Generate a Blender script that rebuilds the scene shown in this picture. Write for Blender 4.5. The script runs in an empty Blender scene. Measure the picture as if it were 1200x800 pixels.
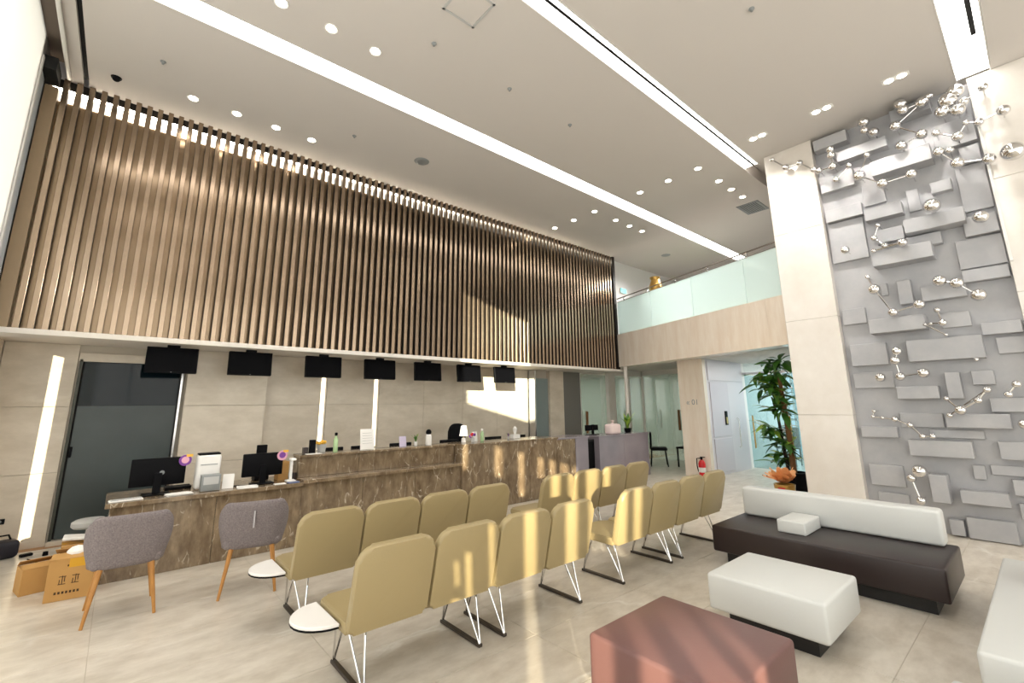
import bpy, bmesh, math, random
from mathutils import Vector, Matrix
random.seed(7)
C = bpy.context.scene.collection
PI = math.pi

# ------------------------------------------------------------------ camera
cd = bpy.data.cameras.new('camera'); cam = bpy.data.objects.new('camera', cd); C.objects.link(cam)
cd.sensor_width = 36.0; cd.lens = 36 * 528.378 / 1200
cd.shift_x = -6.164 / 1200; cd.shift_y = -33.526 / 1200
cd.clip_start = 0.02; cd.clip_end = 200
yaw, pit, rol = 0.85457341, 0.202158777, -0.0117645282
fw = Vector((math.cos(yaw)*math.cos(pit), math.sin(yaw)*math.cos(pit), math.sin(pit)))
rt = Vector((math.sin(yaw), -math.cos(yaw), 0)); up = rt.cross(fw)
r2 = rt*math.cos(rol) + up*math.sin(rol); u2 = -rt*math.sin(rol) + up*math.cos(rol)
M = Matrix((r2, u2, -fw)).transposed().to_4x4(); M.translation = (0, 0, 1.6)
cam.matrix_world = M
bpy.context.scene.camera = cam

# ------------------------------------------------------------------ world, sun, daylight, exposure
sc = bpy.context.scene
sc.view_settings.view_transform = 'Standard'; sc.view_settings.look = 'None'
sc.view_settings.gamma = 1.0; sc.view_settings.use_curve_mapping = False
sc.view_settings.exposure = 0.2
w = bpy.data.worlds.new('world'); sc.world = w; w.use_nodes = True
bg = w.node_tree.nodes['Background']; bg.inputs[0].default_value = (0.72, 0.86, 1.0, 1); bg.inputs[1].default_value = 1.3
sc.cycles.use_denoising = True
sc.cycles.max_bounces = 8; sc.cycles.diffuse_bounces = 4; sc.cycles.glossy_bounces = 4
sc.cycles.transparent_max_bounces = 12; sc.cycles.sample_clamp_indirect = 4.0
sc.cycles.caustics_reflective = False; sc.cycles.caustics_refractive = False

SUN_TAN = 0.165
sd = bpy.data.lights.new('sun', 'SUN'); sd.energy = 17.0; sd.color = (1.0, 0.90, 0.70); sd.angle = math.radians(0.53)
so = bpy.data.objects.new('sun', sd); C.objects.link(so)
so.rotation_euler = Vector((0.6497, 0.7602, -SUN_TAN)).to_track_quat('-Z', 'Y').to_euler()
so.location = (-6, -6, 6)

def area(name, loc, direction, sx, sy, energy, color):
    d = bpy.data.lights.new(name, 'AREA'); d.shape = 'RECTANGLE'; d.size = sx; d.size_y = sy
    d.energy = energy; d.color = color
    o = bpy.data.objects.new(name, d); C.objects.link(o); o.location = loc
    o.rotation_euler = Vector(direction).to_track_quat('-Z', 'Y').to_euler()
    return o
# daylight through the blinds of the left facade, the glazed front and the entrance
area('daylight_left_facade', (-1.04, 0.6, 2.7), (1, 0, 0), 9.0, 4.6, 90, (0.96, 0.98, 1.0))
area('daylight_front_glazing', (3.6, -3.85, 2.7), (0, 1, 0), 8.5, 4.8, 110, (0.96, 0.98, 1.0))
area('daylight_entrance', (14.6, 3.6, 1.3), (-1, 0, 0), 2.6, 2.2, 30, (0.85, 0.95, 1.0))

# ------------------------------------------------------------------ materials
MATS = {}
def mat(name, col, rough=0.5, metal=0.0, emit=None, es=0.0, spec=0.5, noise=None, bump=None, alpha=None):
    """noise = (scale, amount, second colour)  bump = (scale, strength)"""
    m = bpy.data.materials.new(name); m.use_nodes = True; MATS[name] = m
    nt = m.node_tree; b = nt.nodes['Principled BSDF']
    b.inputs['Base Color'].default_value = (*col, 1); b.inputs['Roughness'].default_value = rough
    b.inputs['Metallic'].default_value = metal; b.inputs['Specular IOR Level'].default_value = spec
    if emit: b.inputs['Emission Color'].default_value = (*emit, 1); b.inputs['Emission Strength'].default_value = es
    tc = nt.nodes.new('ShaderNodeTexCoord')
    if noise:
        n = nt.nodes.new('ShaderNodeTexNoise'); n.inputs['Scale'].default_value = noise[0]; n.inputs['Detail'].default_value = 6
        nt.links.new(tc.outputs['Object'], n.inputs['Vector'])
        r = nt.nodes.new('ShaderNodeMapRange'); r.inputs[1].default_value = 0.3; r.inputs[2].default_value = 0.7
        r.inputs[3].default_value = 0; r.inputs[4].default_value = noise[1]
        nt.links.new(n.outputs['Fac'], r.inputs[0])
        mx = nt.nodes.new('ShaderNodeMix'); mx.data_type = 'RGBA'
        mx.inputs[6].default_value = (*col, 1); mx.inputs[7].default_value = (*noise[2], 1)
        nt.links.new(r.outputs[0], mx.inputs[0]); nt.links.new(mx.outputs[2], b.inputs['Base Color'])
    if bump:
        n2 = nt.nodes.new('ShaderNodeTexNoise'); n2.inputs['Scale'].default_value = bump[0]; n2.inputs['Detail'].default_value = 4
        nt.links.new(tc.outputs['Object'], n2.inputs['Vector'])
        bp = nt.nodes.new('ShaderNodeBump'); bp.inputs['Strength'].default_value = bump[1]; bp.inputs['Distance'].default_value = 0.01
        nt.links.new(n2.outputs['Fac'], bp.inputs['Height']); nt.links.new(bp.outputs[0], b.inputs['Normal'])
    return m

def marble(name, c1, c2, vein, rough, scale, vein_amt=0.5, vscale=1.3, vwidth=0.035, stretch=(1, 1, 1), world=True):
    m = bpy.data.materials.new(name); m.use_nodes = True; MATS[name] = m
    nt = m.node_tree; N = nt.nodes; L = nt.links; b = N['Principled BSDF']
    b.inputs['Roughness'].default_value = rough
    g = N.new('ShaderNodeNewGeometry')
    mp = N.new('ShaderNodeMapping'); mp.inputs['Scale'].default_value = stretch
    L.new(g.outputs['Position'], mp.inputs['Vector'])
    n1 = N.new('ShaderNodeTexNoise'); n1.inputs['Scale'].default_value = scale; n1.inputs['Detail'].default_value = 8; n1.inputs['Roughness'].default_value = 0.65
    L.new(mp.outputs[0], n1.inputs['Vector'])
    r = N.new('ShaderNodeMapRange'); r.inputs[1].default_value = 0.35; r.inputs[2].default_value = 0.65
    L.new(n1.outputs['Fac'], r.inputs[0])
    mx = N.new('ShaderNodeMix'); mx.data_type = 'RGBA'; mx.inputs[6].default_value = (*c1, 1); mx.inputs[7].default_value = (*c2, 1)
    L.new(r.outputs[0], mx.inputs[0])
    # veins: warped voronoi edges
    n2 = N.new('ShaderNodeTexNoise'); n2.inputs['Scale'].default_value = 1.7; n2.inputs['Detail'].default_value = 5
    L.new(mp.outputs[0], n2.inputs['Vector'])
    ad = N.new('ShaderNodeMix'); ad.data_type = 'VECTOR'; ad.inputs[0].default_value = 0.45
    L.new(mp.outputs[0], ad.inputs[4]); L.new(n2.outputs['Color'], ad.inputs[5])
    v = N.new('ShaderNodeTexVoronoi'); v.feature = 'DISTANCE_TO_EDGE'; v.inputs['Scale'].default_value = vscale
    L.new(ad.outputs[1], v.inputs['Vector'])
    r3 = N.new('ShaderNodeMapRange'); r3.inputs[1].default_value = 0.0; r3.inputs[2].default_value = vwidth; r3.inputs[3].default_value = vein_amt; r3.inputs[4].default_value = 0
    L.new(v.outputs['Distance'], r3.inputs[0])
    n3 = N.new('ShaderNodeTexNoise'); n3.inputs['Scale'].default_value = vscale*1.6; n3.inputs['Detail'].default_value = 3
    ofs = N.new('ShaderNodeVectorMath'); ofs.operation = 'ADD'; ofs.inputs[1].default_value = (7.3, 2.1, 4.4); L.new(mp.outputs[0], ofs.inputs[0]); L.new(ofs.outputs[0], n3.inputs['Vector'])
    r4 = N.new('ShaderNodeMapRange'); r4.inputs[1].default_value = 0.48; r4.inputs[2].default_value = 0.68; L.new(n3.outputs['Fac'], r4.inputs[0])
    ml = N.new('ShaderNodeMath'); ml.operation = 'MULTIPLY'; L.new(r3.outputs[0], ml.inputs[0]); L.new(r4.outputs[0], ml.inputs[1])
    mx2 = N.new('ShaderNodeMix'); mx2.data_type = 'RGBA'; mx2.inputs[7].default_value = (*vein, 1)
    L.new(ml.outputs[0], mx2.inputs[0]); L.new(mx.outputs[2], mx2.inputs[6]); L.new(mx2.outputs[2], b.inputs['Base Color'])
    return m

def glassy(name, tint, transp, rough=0.05, gloss=0.12, diffuse=None):
    """pane: mix of transparency, a milky body and a sheen"""
    m = bpy.data.materials.new(name); m.use_nodes = True; MATS[name] = m
    nt = m.node_tree; N = nt.nodes; L = nt.links; N.remove(N['Principled BSDF']); out = N['Material Output']
    t = N.new('ShaderNodeBsdfTransparent'); t.inputs[0].default_value = (*tint, 1)
    g = N.new('ShaderNodeBsdfGlossy'); g.inputs['Roughness'].default_value = rough
    a = N.new('ShaderNodeMixShader'); a.inputs[0].default_value = gloss
    if diffuse:
        d = N.new('ShaderNodeBsdfDiffuse'); d.inputs[0].default_value = (*diffuse, 1)
        tr = N.new('ShaderNodeBsdfTranslucent'); tr.inputs[0].default_value = (*diffuse, 1)
        dm = N.new('ShaderNodeMixShader'); dm.inputs[0].default_value = 0.5; L.new(d.outputs[0], dm.inputs[1]); L.new(tr.outputs[0], dm.inputs[2])
        bm_ = N.new('ShaderNodeMixShader'); bm_.inputs[0].default_value = transp; L.new(dm.outputs[0], bm_.inputs[1]); L.new(t.outputs[0], bm_.inputs[2])
        L.new(bm_.outputs[0], a.inputs[1])
    else:
        L.new(t.outputs[0], a.inputs[1])
    L.new(g.outputs[0], a.inputs[2]); L.new(a.outputs[0], out.inputs['Surface'])
    return m

def s2l(*c):
    return tuple((x/255/12.92 if x <= 10 else ((x/255+0.055)/1.055)**2.4) for x in c)

m_floor = marble('floor_stone', s2l(216,208,195), s2l(190,180,165), s2l(232,228,220), 0.28, 4.0, 0.6, 1.4, 0.03, (0.8, 1.5, 1))
m_joint = mat('floor_joint', s2l(196,187,172), 0.7)
m_wallstone = marble('wall_limestone', s2l(220,209,192), s2l(200,188,169), s2l(230,222,208), 0.3, 1.8, 0.35, 0.8, 0.03, (1, 1, 2.2))
m_column = marble('column_marble', s2l(232,226,218), s2l(220,212,202), s2l(240,236,230), 0.09, 1.2, 0.4, 0.9, 0.03)
m_beam = marble('beam_travertine', s2l(242,231,217), s2l(231,215,197), s2l(246,238,228), 0.25, 2.0, 0.25, 0.8, 0.03, (3, 3, 0.5))
m_counter = marble('counter_brown_marble', s2l(148,129,104), s2l(104,87,67), s2l(226,214,194), 0.15, 7.5, 0.9, 6.5, 0.028, (1.5, 1, 0.6))
m_ceiling = mat('ceiling_paint', s2l(212,206,200), 0.85)
m_white = mat('white_paint', s2l(236,234,230), 0.6)
m_strip = mat('light_diffuser', (1, 1, 1), 0.5, emit=(1.0, 0.97, 0.93), es=6.5)
m_lamp = mat('lamp_glow', (1, 1, 1), 0.5, emit=(1.0, 0.90, 0.75), es=22.0)
m_led = mat('led_warm', (1, 1, 1), 0.5, emit=(1.0, 0.86, 0.66), es=60.0)
m_black = mat('black_plastic', (0.004, 0.004, 0.005), 0.5, spec=0.08)
m_blackmat = mat('black_matt', (0.006, 0.006, 0.006), 0.8)
m_slat = mat('bronze_slat', s2l(172,152,131), 0.19, 0.85, noise=(3.0, 0.5, s2l(150,130,110)))
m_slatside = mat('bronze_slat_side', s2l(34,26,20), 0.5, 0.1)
m_slatback = mat('slat_backing', s2l(172,146,116), 0.16, 0.4)
m_slatheader = mat('slat_header', s2l(30,22,16), 0.6)
m_soffit = mat('soffit_white', s2l(228,222,214), 0.5)
m_grey = marble('feature_grey_stone', s2l(182,181,182), s2l(170,170,173), s2l(190,189,190), 0.40, 3, 0.1, 1.0, 0.02)
m_chrome = mat('chrome', (0.74, 0.73, 0.72), 0.04, 1.0)
m_steel = mat('brushed_steel', (0.66, 0.66, 0.66), 0.25, 1.0)
m_vinyl = mat('olive_vinyl', s2l(160,143,104), 0.42, bump=(90, 0.06))
m_skid = mat('skid_dark', s2l(58,50,42), 0.45)
m_tray = mat('tray_white', s2l(235,232,228), 0.35)
m_wovengrey = mat('grey_tweed', s2l(138,128,127), 0.9, noise=(110, 0.9, s2l(100,92,93)), bump=(160, 0.5))
m_oak = mat('oak_leg', s2l(186,132,66), 0.45, noise=(14, 0.6, s2l(160,108,50)))
m_whitevinyl = mat('white_vinyl', s2l(212,213,210), 0.4, bump=(60, 0.05))
m_darkbrown = mat('dark_brown_vinyl', s2l(38,26,25), 0.38, bump=(60, 0.05))
m_maroon = mat('maroon_vinyl', s2l(112,79,75), 0.42, bump=(60, 0.05))
m_red = mat('dark_red_vinyl', s2l(110,22,28), 0.4)
m_plinth = mat('plinth_black', (0.01, 0.009, 0.009), 0.5)
m_mint = glassy('mint_frosted_glass', (0.9, 0.97, 0.96), 0.14, 0.08, 0.10, s2l(234,247,244))
m_mintdim = glassy('mint_partition_glass', (0.84, 0.92, 0.88), 0.66, 0.04, 0.26, s2l(200,214,207))
m_sheer = glassy('sun_dimming_sheer', (0.96, 0.95, 0.92), 0.84, 0.3, 0.03, (0.7, 0.7, 0.68))  # made-up sheer that thins the sun in the facade slits
m_clear = glassy('clear_glass', (0.94, 0.97, 0.96), 0.9, 0.03, 0.08)
m_frost = glassy('frosted_screen', (0.85, 0.92, 0.92), 0.25, 0.2, 0.08, s2l(190,204,204))
m_darkglass = mat('dark_teal_glass', s2l(14,26,32), 0.05, 0.0, spec=0.25)
m_darkfrost = mat('dark_frosted_film', s2l(66,76,76), 0.35, noise=(1.2, 0.7, s2l(40,48,48)))
m_bluegreen = glassy('bluegreen_door_glass', (0.78, 0.92, 0.93), 0.8, 0.05, 0.12, s2l(170,205,206))
m_paper = mat('paper_white', s2l(238,236,232), 0.8)
m_card = mat('cardboard', s2l(192,148,88), 0.85, noise=(6, 0.4, s2l(172,128,72)))
m_tape = mat('yellow_tape', s2l(214,160,30), 0.4)
m_ink = mat('print_ink', s2l(70,48,26), 0.8)
m_lav = mat('lavender_stone', s2l(150,142,150), 0.2, noise=(2, 0.5, s2l(120,112,122)))
m_leaf = mat('leaf_green', s2l(78,128,44), 0.4, noise=(5, 0.8, s2l(34,76,26)))
m_leafl = mat('leaf_light', s2l(140,170,60), 0.45)
m_bark = mat('bark', s2l(120,82,48), 0.8, bump=(30, 0.5))
m_orange = mat('orange_petal', s2l(252,196,142), 0.7, noise=(9, 0.6, s2l(246,160,84)))
m_redribbon = mat('red_ribbon', s2l(200,30,40), 0.4)
m_extred = mat('extinguisher_red', s2l(205,24,30), 0.3)
m_purple = mat('sticker_purple', s2l(120,56,150), 0.4)
m_yellow = mat('sticker_yellow', s2l(235,180,60), 0.4)
m_pink = mat('pink_print', s2l(228,170,190), 0.5)
m_green = mat('green_bottle', s2l(170,200,150), 0.25)
m_gold = mat('gold_brass', s2l(200,160,90), 0.3, 0.9)
m_blue = mat('booklet_blue', s2l(96,110,150), 0.5)
m_lightgrey = mat('light_grey_plastic', s2l(190,190,188), 0.45)
m_midgrey = mat('mid_grey_plastic', s2l(140,144,144), 0.4)
m_pocket = mat('blind_pocket', s2l(120,108,98), 0.8)
m_blind = bpy.data.materials.new('roller_blind'); m_blind.use_nodes = True
_n = m_blind.node_tree.nodes; _l = m_blind.node_tree.links; _n.remove(_n['Principled BSDF'])
_d = _n.new('ShaderNodeBsdfDiffuse'); _d.inputs[0].default_value = (0.86, 0.86, 0.85, 1)
_t = _n.new('ShaderNodeBsdfTranslucent'); _t.inputs[0].default_value = (0.8, 0.8, 0.79, 1)
_m = _n.new('ShaderNodeMixShader'); _m.inputs[0].default_value = 0.45
_l.new(_d.outputs[0], _m.inputs[1]); _l.new(_t.outputs[0], _m.inputs[2]); _l.new(_m.outputs[0], _n['Material Output'].inputs['Surface'])
m_exit = mat('exit_sign_glow', (0.1, 0.8, 0.7), 0.4, emit=(0.15, 0.85, 0.75), es=1.5)
m_mezzwall = mat('mezzanine_wall', s2l(240,240,238), 0.7)
m_carpet = mat('back_room_floor', s2l(170,130,90), 0.7)
m_wallgreen = mat('pale_green_wall', s2l(214,221,215), 0.8)

# ------------------------------------------------------------------ mesh helpers
class MB:
    """collects boxes, prisms, tubes, lathes into one bmesh"""
    def __init__(s): s.bm = bmesh.new()
    def _tr(s, vs, mtx):
        if mtx is not None: bmesh.ops.transform(s.bm, matrix=mtx, verts=vs)
    def box(s, x0, x1, y0, y1, z0, z1, r=0, seg=2, mtx=None, taper=None):
        ret = bmesh.ops.create_cube(s.bm, size=1); vs = ret['verts']
        for v in vs:
            v.co = Vector(((x0+x1)/2 + v.co.x*(x1-x0), (y0+y1)/2 + v.co.y*(y1-y0), (z0+z1)/2 + v.co.z*(z1-z0)))
        if taper:
            for v in vs:
                if v.co.z < (z0+z1)/2:
                    v.co.x = (x0+x1)/2 + (v.co.x-(x0+x1)/2)*taper; v.co.y = (y0+y1)/2 + (v.co.y-(y0+y1)/2)*taper
        if r > 0:
            es = list({e for v in vs for e in v.link_edges})
            res = bmesh.ops.bevel(s.bm, geom=es, offset=r, segments=seg, profile=0.5, affect='EDGES')
            vs = list({v for f in res['faces'] for v in f.verts} | {v for v in vs if v.is_valid})
        s._tr(vs, mtx); return s
    def prism(s, pts, z0, z1, mtx=None):
        """outline in x,y extruded in z"""
        lo = [s.bm.verts.new((x, y, z0)) for x, y in pts]; hi = [s.bm.verts.new((x, y, z1)) for x, y in pts]
        n = len(pts); s.bm.faces.new(lo[::-1]); s.bm.faces.new(hi)
        for i in range(n): s.bm.faces.new((lo[i], lo[(i+1) % n], hi[(i+1) % n], hi[i]))
        s._tr(lo+hi, mtx); return s
    def tube(s, pts, rad, n=8, cap=True):
        rings = []; pts = [Vector(p) for p in pts]; k = len(pts)
        rads = rad if isinstance(rad, (list, tuple)) else [rad]*k
        a = None
        for i, p in enumerate(pts):
            d = (pts[min(i+1, k-1)] - pts[max(i-1, 0)]).normalized()
            if a is None:
                a = d.orthogonal().normalized()
            else:
                a = (a - d*a.dot(d)).normalized()
            b = d.cross(a)
            rings.append([s.bm.verts.new(p + rads[i]*(a*math.cos(2*PI*j/n) + b*math.sin(2*PI*j/n))) for j in range(n)])
        for i in range(k-1):
            for j in range(n):
                s.bm.faces.new((rings[i][j], rings[i][(j+1) % n], rings[i+1][(j+1) % n], rings[i+1][j]))
        if cap: s.bm.faces.new(rings[0][::-1]); s.bm.faces.new(rings[-1])
        return s
    def lathe(s, prof, n=20, center=(0, 0, 0), mtx=None):
        """prof = [(radius, z)] closed with caps"""
        rings = []; cx, cy, cz = center; allv = []
        for r, z in prof:
            ring = [s.bm.verts.new((cx + max(r, 1e-4)*math.cos(2*PI*j/n), cy + max(r, 1e-4)*math.sin(2*PI*j/n), cz + z)) for j in range(n)]
            rings.append(ring); allv += ring
        for i in range(len(prof)-1):
            for j in range(n):
                s.bm.faces.new((rings[i][j], rings[i][(j+1) % n], rings[i+1][(j+1) % n], rings[i+1][j]))
        s.bm.faces.new(rings[0][::-1]); s.bm.faces.new(rings[-1])
        s._tr(allv, mtx); return s
    def ball(s, c, r, u=16, v=10, mtx=None):
        ret = bmesh.ops.create_uvsphere(s.bm, u_segments=u, v_segments=v, radius=r)
        bmesh.ops.translate(s.bm, vec=Vector(c), verts=ret['verts']); s._tr(ret['verts'], mtx); return s
    def quad(s, a, b, c, d):
        s.bm.faces.new([s.bm.verts.new(p) for p in (a, b, c, d)]); return s
    def grid(s, rows):
        """rows of points skinned to a sheet"""
        vr = [[s.bm.verts.new(p) for p in r] for r in rows]
        for i in range(len(vr)-1):
            for j in range(len(vr[0])-1):
                s.bm.faces.new((vr[i][j], vr[i][j+1], vr[i+1][j+1], vr[i+1][j]))
        return s
    def mesh(s, name, m, smooth=False, angle=35):
        bmesh.ops.recalc_face_normals(s.bm, faces=s.bm.faces)
        me = bpy.data.meshes.new(name); s.bm.to_mesh(me); s.bm.free(); me.materials.append(m)
        if smooth:
            for p in me.polygons: p.use_smooth = True
            try: me.set_sharp_from_angle(angle=math.radians(angle))
            except Exception: pass
        return me

def link(name, me, parent=None, loc=(0, 0, 0), rz=0):
    o = bpy.data.objects.new(name, me); C.objects.link(o); o.location = loc; o.rotation_euler = (0, 0, rz)
    if parent: o.parent = parent
    return o
def obj(name, mb, m, parent=None, smooth=False, loc=(0, 0, 0), label=None, angle=35):
    o = link(name, mb.mesh(name, m, smooth, angle), parent, loc)
    if label: o['label'] = label
    return o
def struct(name, mb, m, parent=None, smooth=False):
    o = obj(name, mb, m, parent, smooth); o['kind'] = 'structure'; return o
def tag(o, label, cat, group=None, kind=None):
    o['label'] = label; o['category'] = cat
    if group: o['group'] = group
    if kind: o['kind'] = kind
    return o
def thing(name, label, cat, loc=(0, 0, 0), rz=0, group=None):
    o = bpy.data.objects.new(name, None); C.objects.link(o); o.location = loc; o.rotation_euler = (0, 0, rz)
    o.empty_display_size = 0.1
    return tag(o, label, cat, group)
def dup(root, loc, rz=None, label=None):
    r = root.copy(); C.objects.link(r); r.location = loc
    if rz is not None: r.rotation_euler = (0, 0, rz)
    if label: r['label'] = label
    for ch in list(root.children):
        c = ch.copy(); C.objects.link(c); c.parent = r
        for g in list(ch.children):
            d = g.copy(); C.objects.link(d); d.parent = c
    return r
def box(x0, x1, y0, y1, z0, z1, r=0, seg=2): return MB().box(x0, x1, y0, y1, z0, z1, r, seg)

# ================================================================== STRUCTURE
CE = 5.648          # ceiling height
YW, XL = 8.24, -1.15
# floor slab and stone tiles
floor = struct('floor', box(-1.3, 16, -4.1, 11.2, -0.12, -0.004), m_joint)
TX, TY, J = 1.2, 0.6, 0.004
tile_me = box(J/2, TX-J/2, J/2, TY-J/2, -0.02, 0.0, 0.0012, 1).mesh('floor_tile', m_floor)
ix0, iy0 = XL, 2.65 - 11*TY
for i in range(12):
    for j in range(20):
        link('floor_tile', tile_me, floor, (ix0 + i*TX, iy0 + j*TY, 0))
hall_far = box(ix0 + 12*TX, 16, -4.1, 11.2, -0.02, 0.0); obj('floor_slab', hall_far, m_floor, floor)
strip_l = box(-1.3, XL, -4.1, 8.3, -0.02, 0.0); obj('floor_edge', strip_l, m_floor, floor)
obj('floor_threshold', box(XL, ix0+12*TX, iy0+20*TY, 11.2, -0.02, 0.0), m_carpet, floor)

# ceiling in bays between the light slots
ceil = MB()
T = 0.25
bays = [(-4.1, -0.20), (0.123, 2.616), (2.87, 4.96), (5.27, YW+0.1)]
for a, b in bays: ceil.box(-0.78, 16, a, b, CE, CE+T)
ceil.box(-0.94, -0.83, -4.1, 7.36, CE, CE+T)
ceil.box(-1.3, 16, -4.2, 8.5, CE+T, CE+T+0.1)
ceiling = struct('ceiling', ceil, m_ceiling)
struct('trim_1', box(-0.83, -0.78, -4.1, 7.3, CE+0.05, CE+0.1), m_blackmat)           # black air slot
pk = MB(); pk.box(-1.3, -0.94, -4.1, 7.36, CE+0.2, CE+0.25); pk.box(-0.96, -0.94, -4.1, 7.36, CE-0.02, CE+0.2)
struct('trim_2', pk, m_pocket)                                                       # blind pocket
struct('trim_3', box(-0.975, -0.935, -4.1, 7.3, CE-0.05, CE-0.015, 0.012), m_white, smooth=True)

def light_slot(label, x0, x1, y0, y1, slots=(), name='linear_ceiling_light'):
    t = thing(name, label, 'ceiling light', ((x0+x1)/2, (y0+y1)/2, CE), 0, 'long white light slots in the ceiling')
    cx, cy = (x0+x1)/2, (y0+y1)/2
    spans = []; a = y0
    for s0, s1, sx in sorted(slots):
        spans.append((a, s0)); a = s1
    spans.append((a, y1))
    for s0, s1 in spans:
        if s1 - s0 > 0.004: obj('diffuser', box(x0-cx, x1-cx, s0-cy, s1-cy, 0.03, 0.05), m_strip, t)
    for s0, s1, sx in slots:
        obj('air_slot', box(x0-cx, sx-cx, s0-cy, s1-cy, 0.028, 0.06), m_blackmat, t)
        if sx < x1 - 0.01: obj('diffuser', box(sx-cx, x1-cx, s0-cy, s1-cy, 0.03, 0.05), m_strip, t)
    obj('edge_trim', box(x0-cx, x1-cx, y0-cy-0.012, y0-cy, -0.004, 0.06), m_white, t)
    obj('edge_trim', box(x0-cx, x1-cx, y1-cy, y1-cy+0.012, -0.004, 0.06), m_white, t)
    return t
light_slot('unbroken white light slot in the ceiling, the one closest to the slatted screen', -0.75, 15.4, 4.975, 5.255)
light_slot('white ceiling light slot split by a thin black slot, running to the marble column', -0.75, 7.9, 2.63, 2.855, [(2.70, 2.735, 7.9)])
light_slot('short-looking white ceiling light slot with black air slot, ending above the chrome balls', -0.75, 7.73, -0.185, 0.11, [(-0.135, -0.09, 6.85)])

# slat screen wall with soffit
struct('wall_back_upper', box(-1.3, 10.02, 7.48, 8.4, 2.47, CE), m_slatback)
struct('trim_4', box(-1.15, 10.0, 7.447, 7.48, CE-0.10, CE+0.02), m_slatheader)
sof = MB(); sof.box(-1.3, 10.02, 7.30, 8.3, 2.445, 2.475); sof.box(-1.3, 10.02, 7.28, 7.34, 2.435, 2.50, 0.006, 1)
struct('trim_5', sof, m_soffit)
struct('trim_11', box(XL, -1.03, 7.33, 7.475, 2.5, CE-0.17), mat('side_board_beige', s2l(160,138,110), 0.3))
struct('trim_6', box(9.93, 10.02, 7.34, 7.6, 2.47, CE), m_slatheader)
led = thing('led_strip', 'warm light strip hidden along the top of the slatted screen', 'light strip', (4.4, 7.455, CE-0.125))
obj('glow_tape', box(-5.5, 5.5, -0.008, 0.022, 0.0, 0.022), m_led, led)
obj('wash_glow', box(-5.5, 5.5, 0.008, 0.022, -0.14, -0.002), mat('wash_emission', (1, 1, 1), 0.5, emit=(1.0, 0.90, 0.74), es=3.0), led)  # glowing sheet stands in for the strip's wash on the backing
scr = thing('slat_screen', 'tall screen of upright bronze slats above the reception counter, lit along its top', 'wall screen', (4.4, 7.39, 2.5))
slat_me = box(-0.0275, 0.0275, -0.035, 0.055, 0.002, CE-2.5-0.004, 0.003, 1).mesh('slat', m_slat)
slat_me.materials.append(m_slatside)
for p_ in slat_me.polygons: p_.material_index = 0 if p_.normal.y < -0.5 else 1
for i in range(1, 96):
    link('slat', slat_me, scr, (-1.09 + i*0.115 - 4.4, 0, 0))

# back wall of the counter, with stone panels
struct('wall_back', box(-1.3, 8.55, YW, YW+0.2, 0, 2.47), m_joint)
wb = bpy.data.objects['wall_back']
def panels(parent, x0, x1, y, zs, wid, m, name='stone_panel', th=0.03):
    n = max(1, round((x1-x0)/wid)); wdt = (x1-x0)/n
    for k in range(len(zs)-1):
        me = box(0.002, wdt-0.002, -th, 0.0, zs[k]+0.002, zs[k+1]-0.002, 0.0015, 1).mesh(name, m)
        for i in range(n): link(name, me, parent, (x0 + i*wdt, y, 0))
ZS = [0, 0.85, 1.65, 2.445]
panels(wb, XL+0.01, -0.47, YW, ZS, 0.7, m_wallstone)
panels(wb, 0.70, 1.74, YW-0.11, ZS, 1.04, m_wallstone, th=0.08)
struct('trim_7', box(0.70, 1.74, YW-0.11, YW, 0, 2.445), m_joint)
panels(wb, 1.74, 2.60, YW, ZS, 0.86, m_wallstone)
panels(wb, 2.72, 3.56, YW, ZS, 0.84, m_wallstone)
panels(wb, 3.68, 7.45, YW, ZS, 0.94, m_wallstone)
for k, x in enumerate((2.66, 3.62)):
    t = thing('wall_light', ('upright light slot in the stone wall under the third hanging screen', 'upright light slot in the stone wall under the fourth hanging screen')[k], 'wall light', (x, YW-0.004, 0), 0, 'upright light slots behind the counter')
    obj('diffuser', box(-0.035, 0.035, -0.004, 0.0, 0.9, 2.4), MATS.get('slot_glow') or mat('slot_glow', (1, 1, 1), 0.5, emit=(1.0, 0.88, 0.66), es=1.6), t)
    obj('side_channel', box(0.04, 0.058, -0.02, 0.0, 0.9, 2.4), m_wallstone, t)
# skirting
struct('baseboard_back', box(XL, -0.47, YW-0.045, YW-0.03, 0, 0.08), m_wallstone)

# dark glazed door at the left end of the counter wall
d1 = struct('door_1', box(-0.43, 0.66, YW-0.012, YW-0.002, 0.06, 2.30), m_blackmat)
obj('glass_pane', box(-0.40, 0.62, YW-0.03, YW-0.013, 1.66, 2.22), m_darkglass, d1, label='clear dark upper glass of the door')
obj('frosted_pane', box(-0.40, 0.62, YW-0.03, YW-0.013, 0.06, 1.655), m_darkfrost, d1, label='frosted lower glass of the door')
obj('door_jamb', box(-0.45, -0.42, YW-0.05, YW-0.005, 0, 2.26), mat('jamb_dark', s2l(60,62,54), 0.4, 0.4), d1); obj('door_jamb', box(0.64, 0.665, YW-0.05, YW-0.005, 0, 2.26), m_steel, d1, label='pale steel jamb')
obj('transom', box(-0.46, 0.69, YW-0.05, YW-0.005, 2.23, 2.34), m_wallstone, d1)
obj('threshold', box(-0.46, 0.69, YW-0.10, YW-0.005, 0, 0.05), m_wallstone, d1)
obj('lock', box(-0.41, -0.375, YW-0.055, YW-0.03, 1.02, 1.15, 0.004, 1), m_black, d1)

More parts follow.
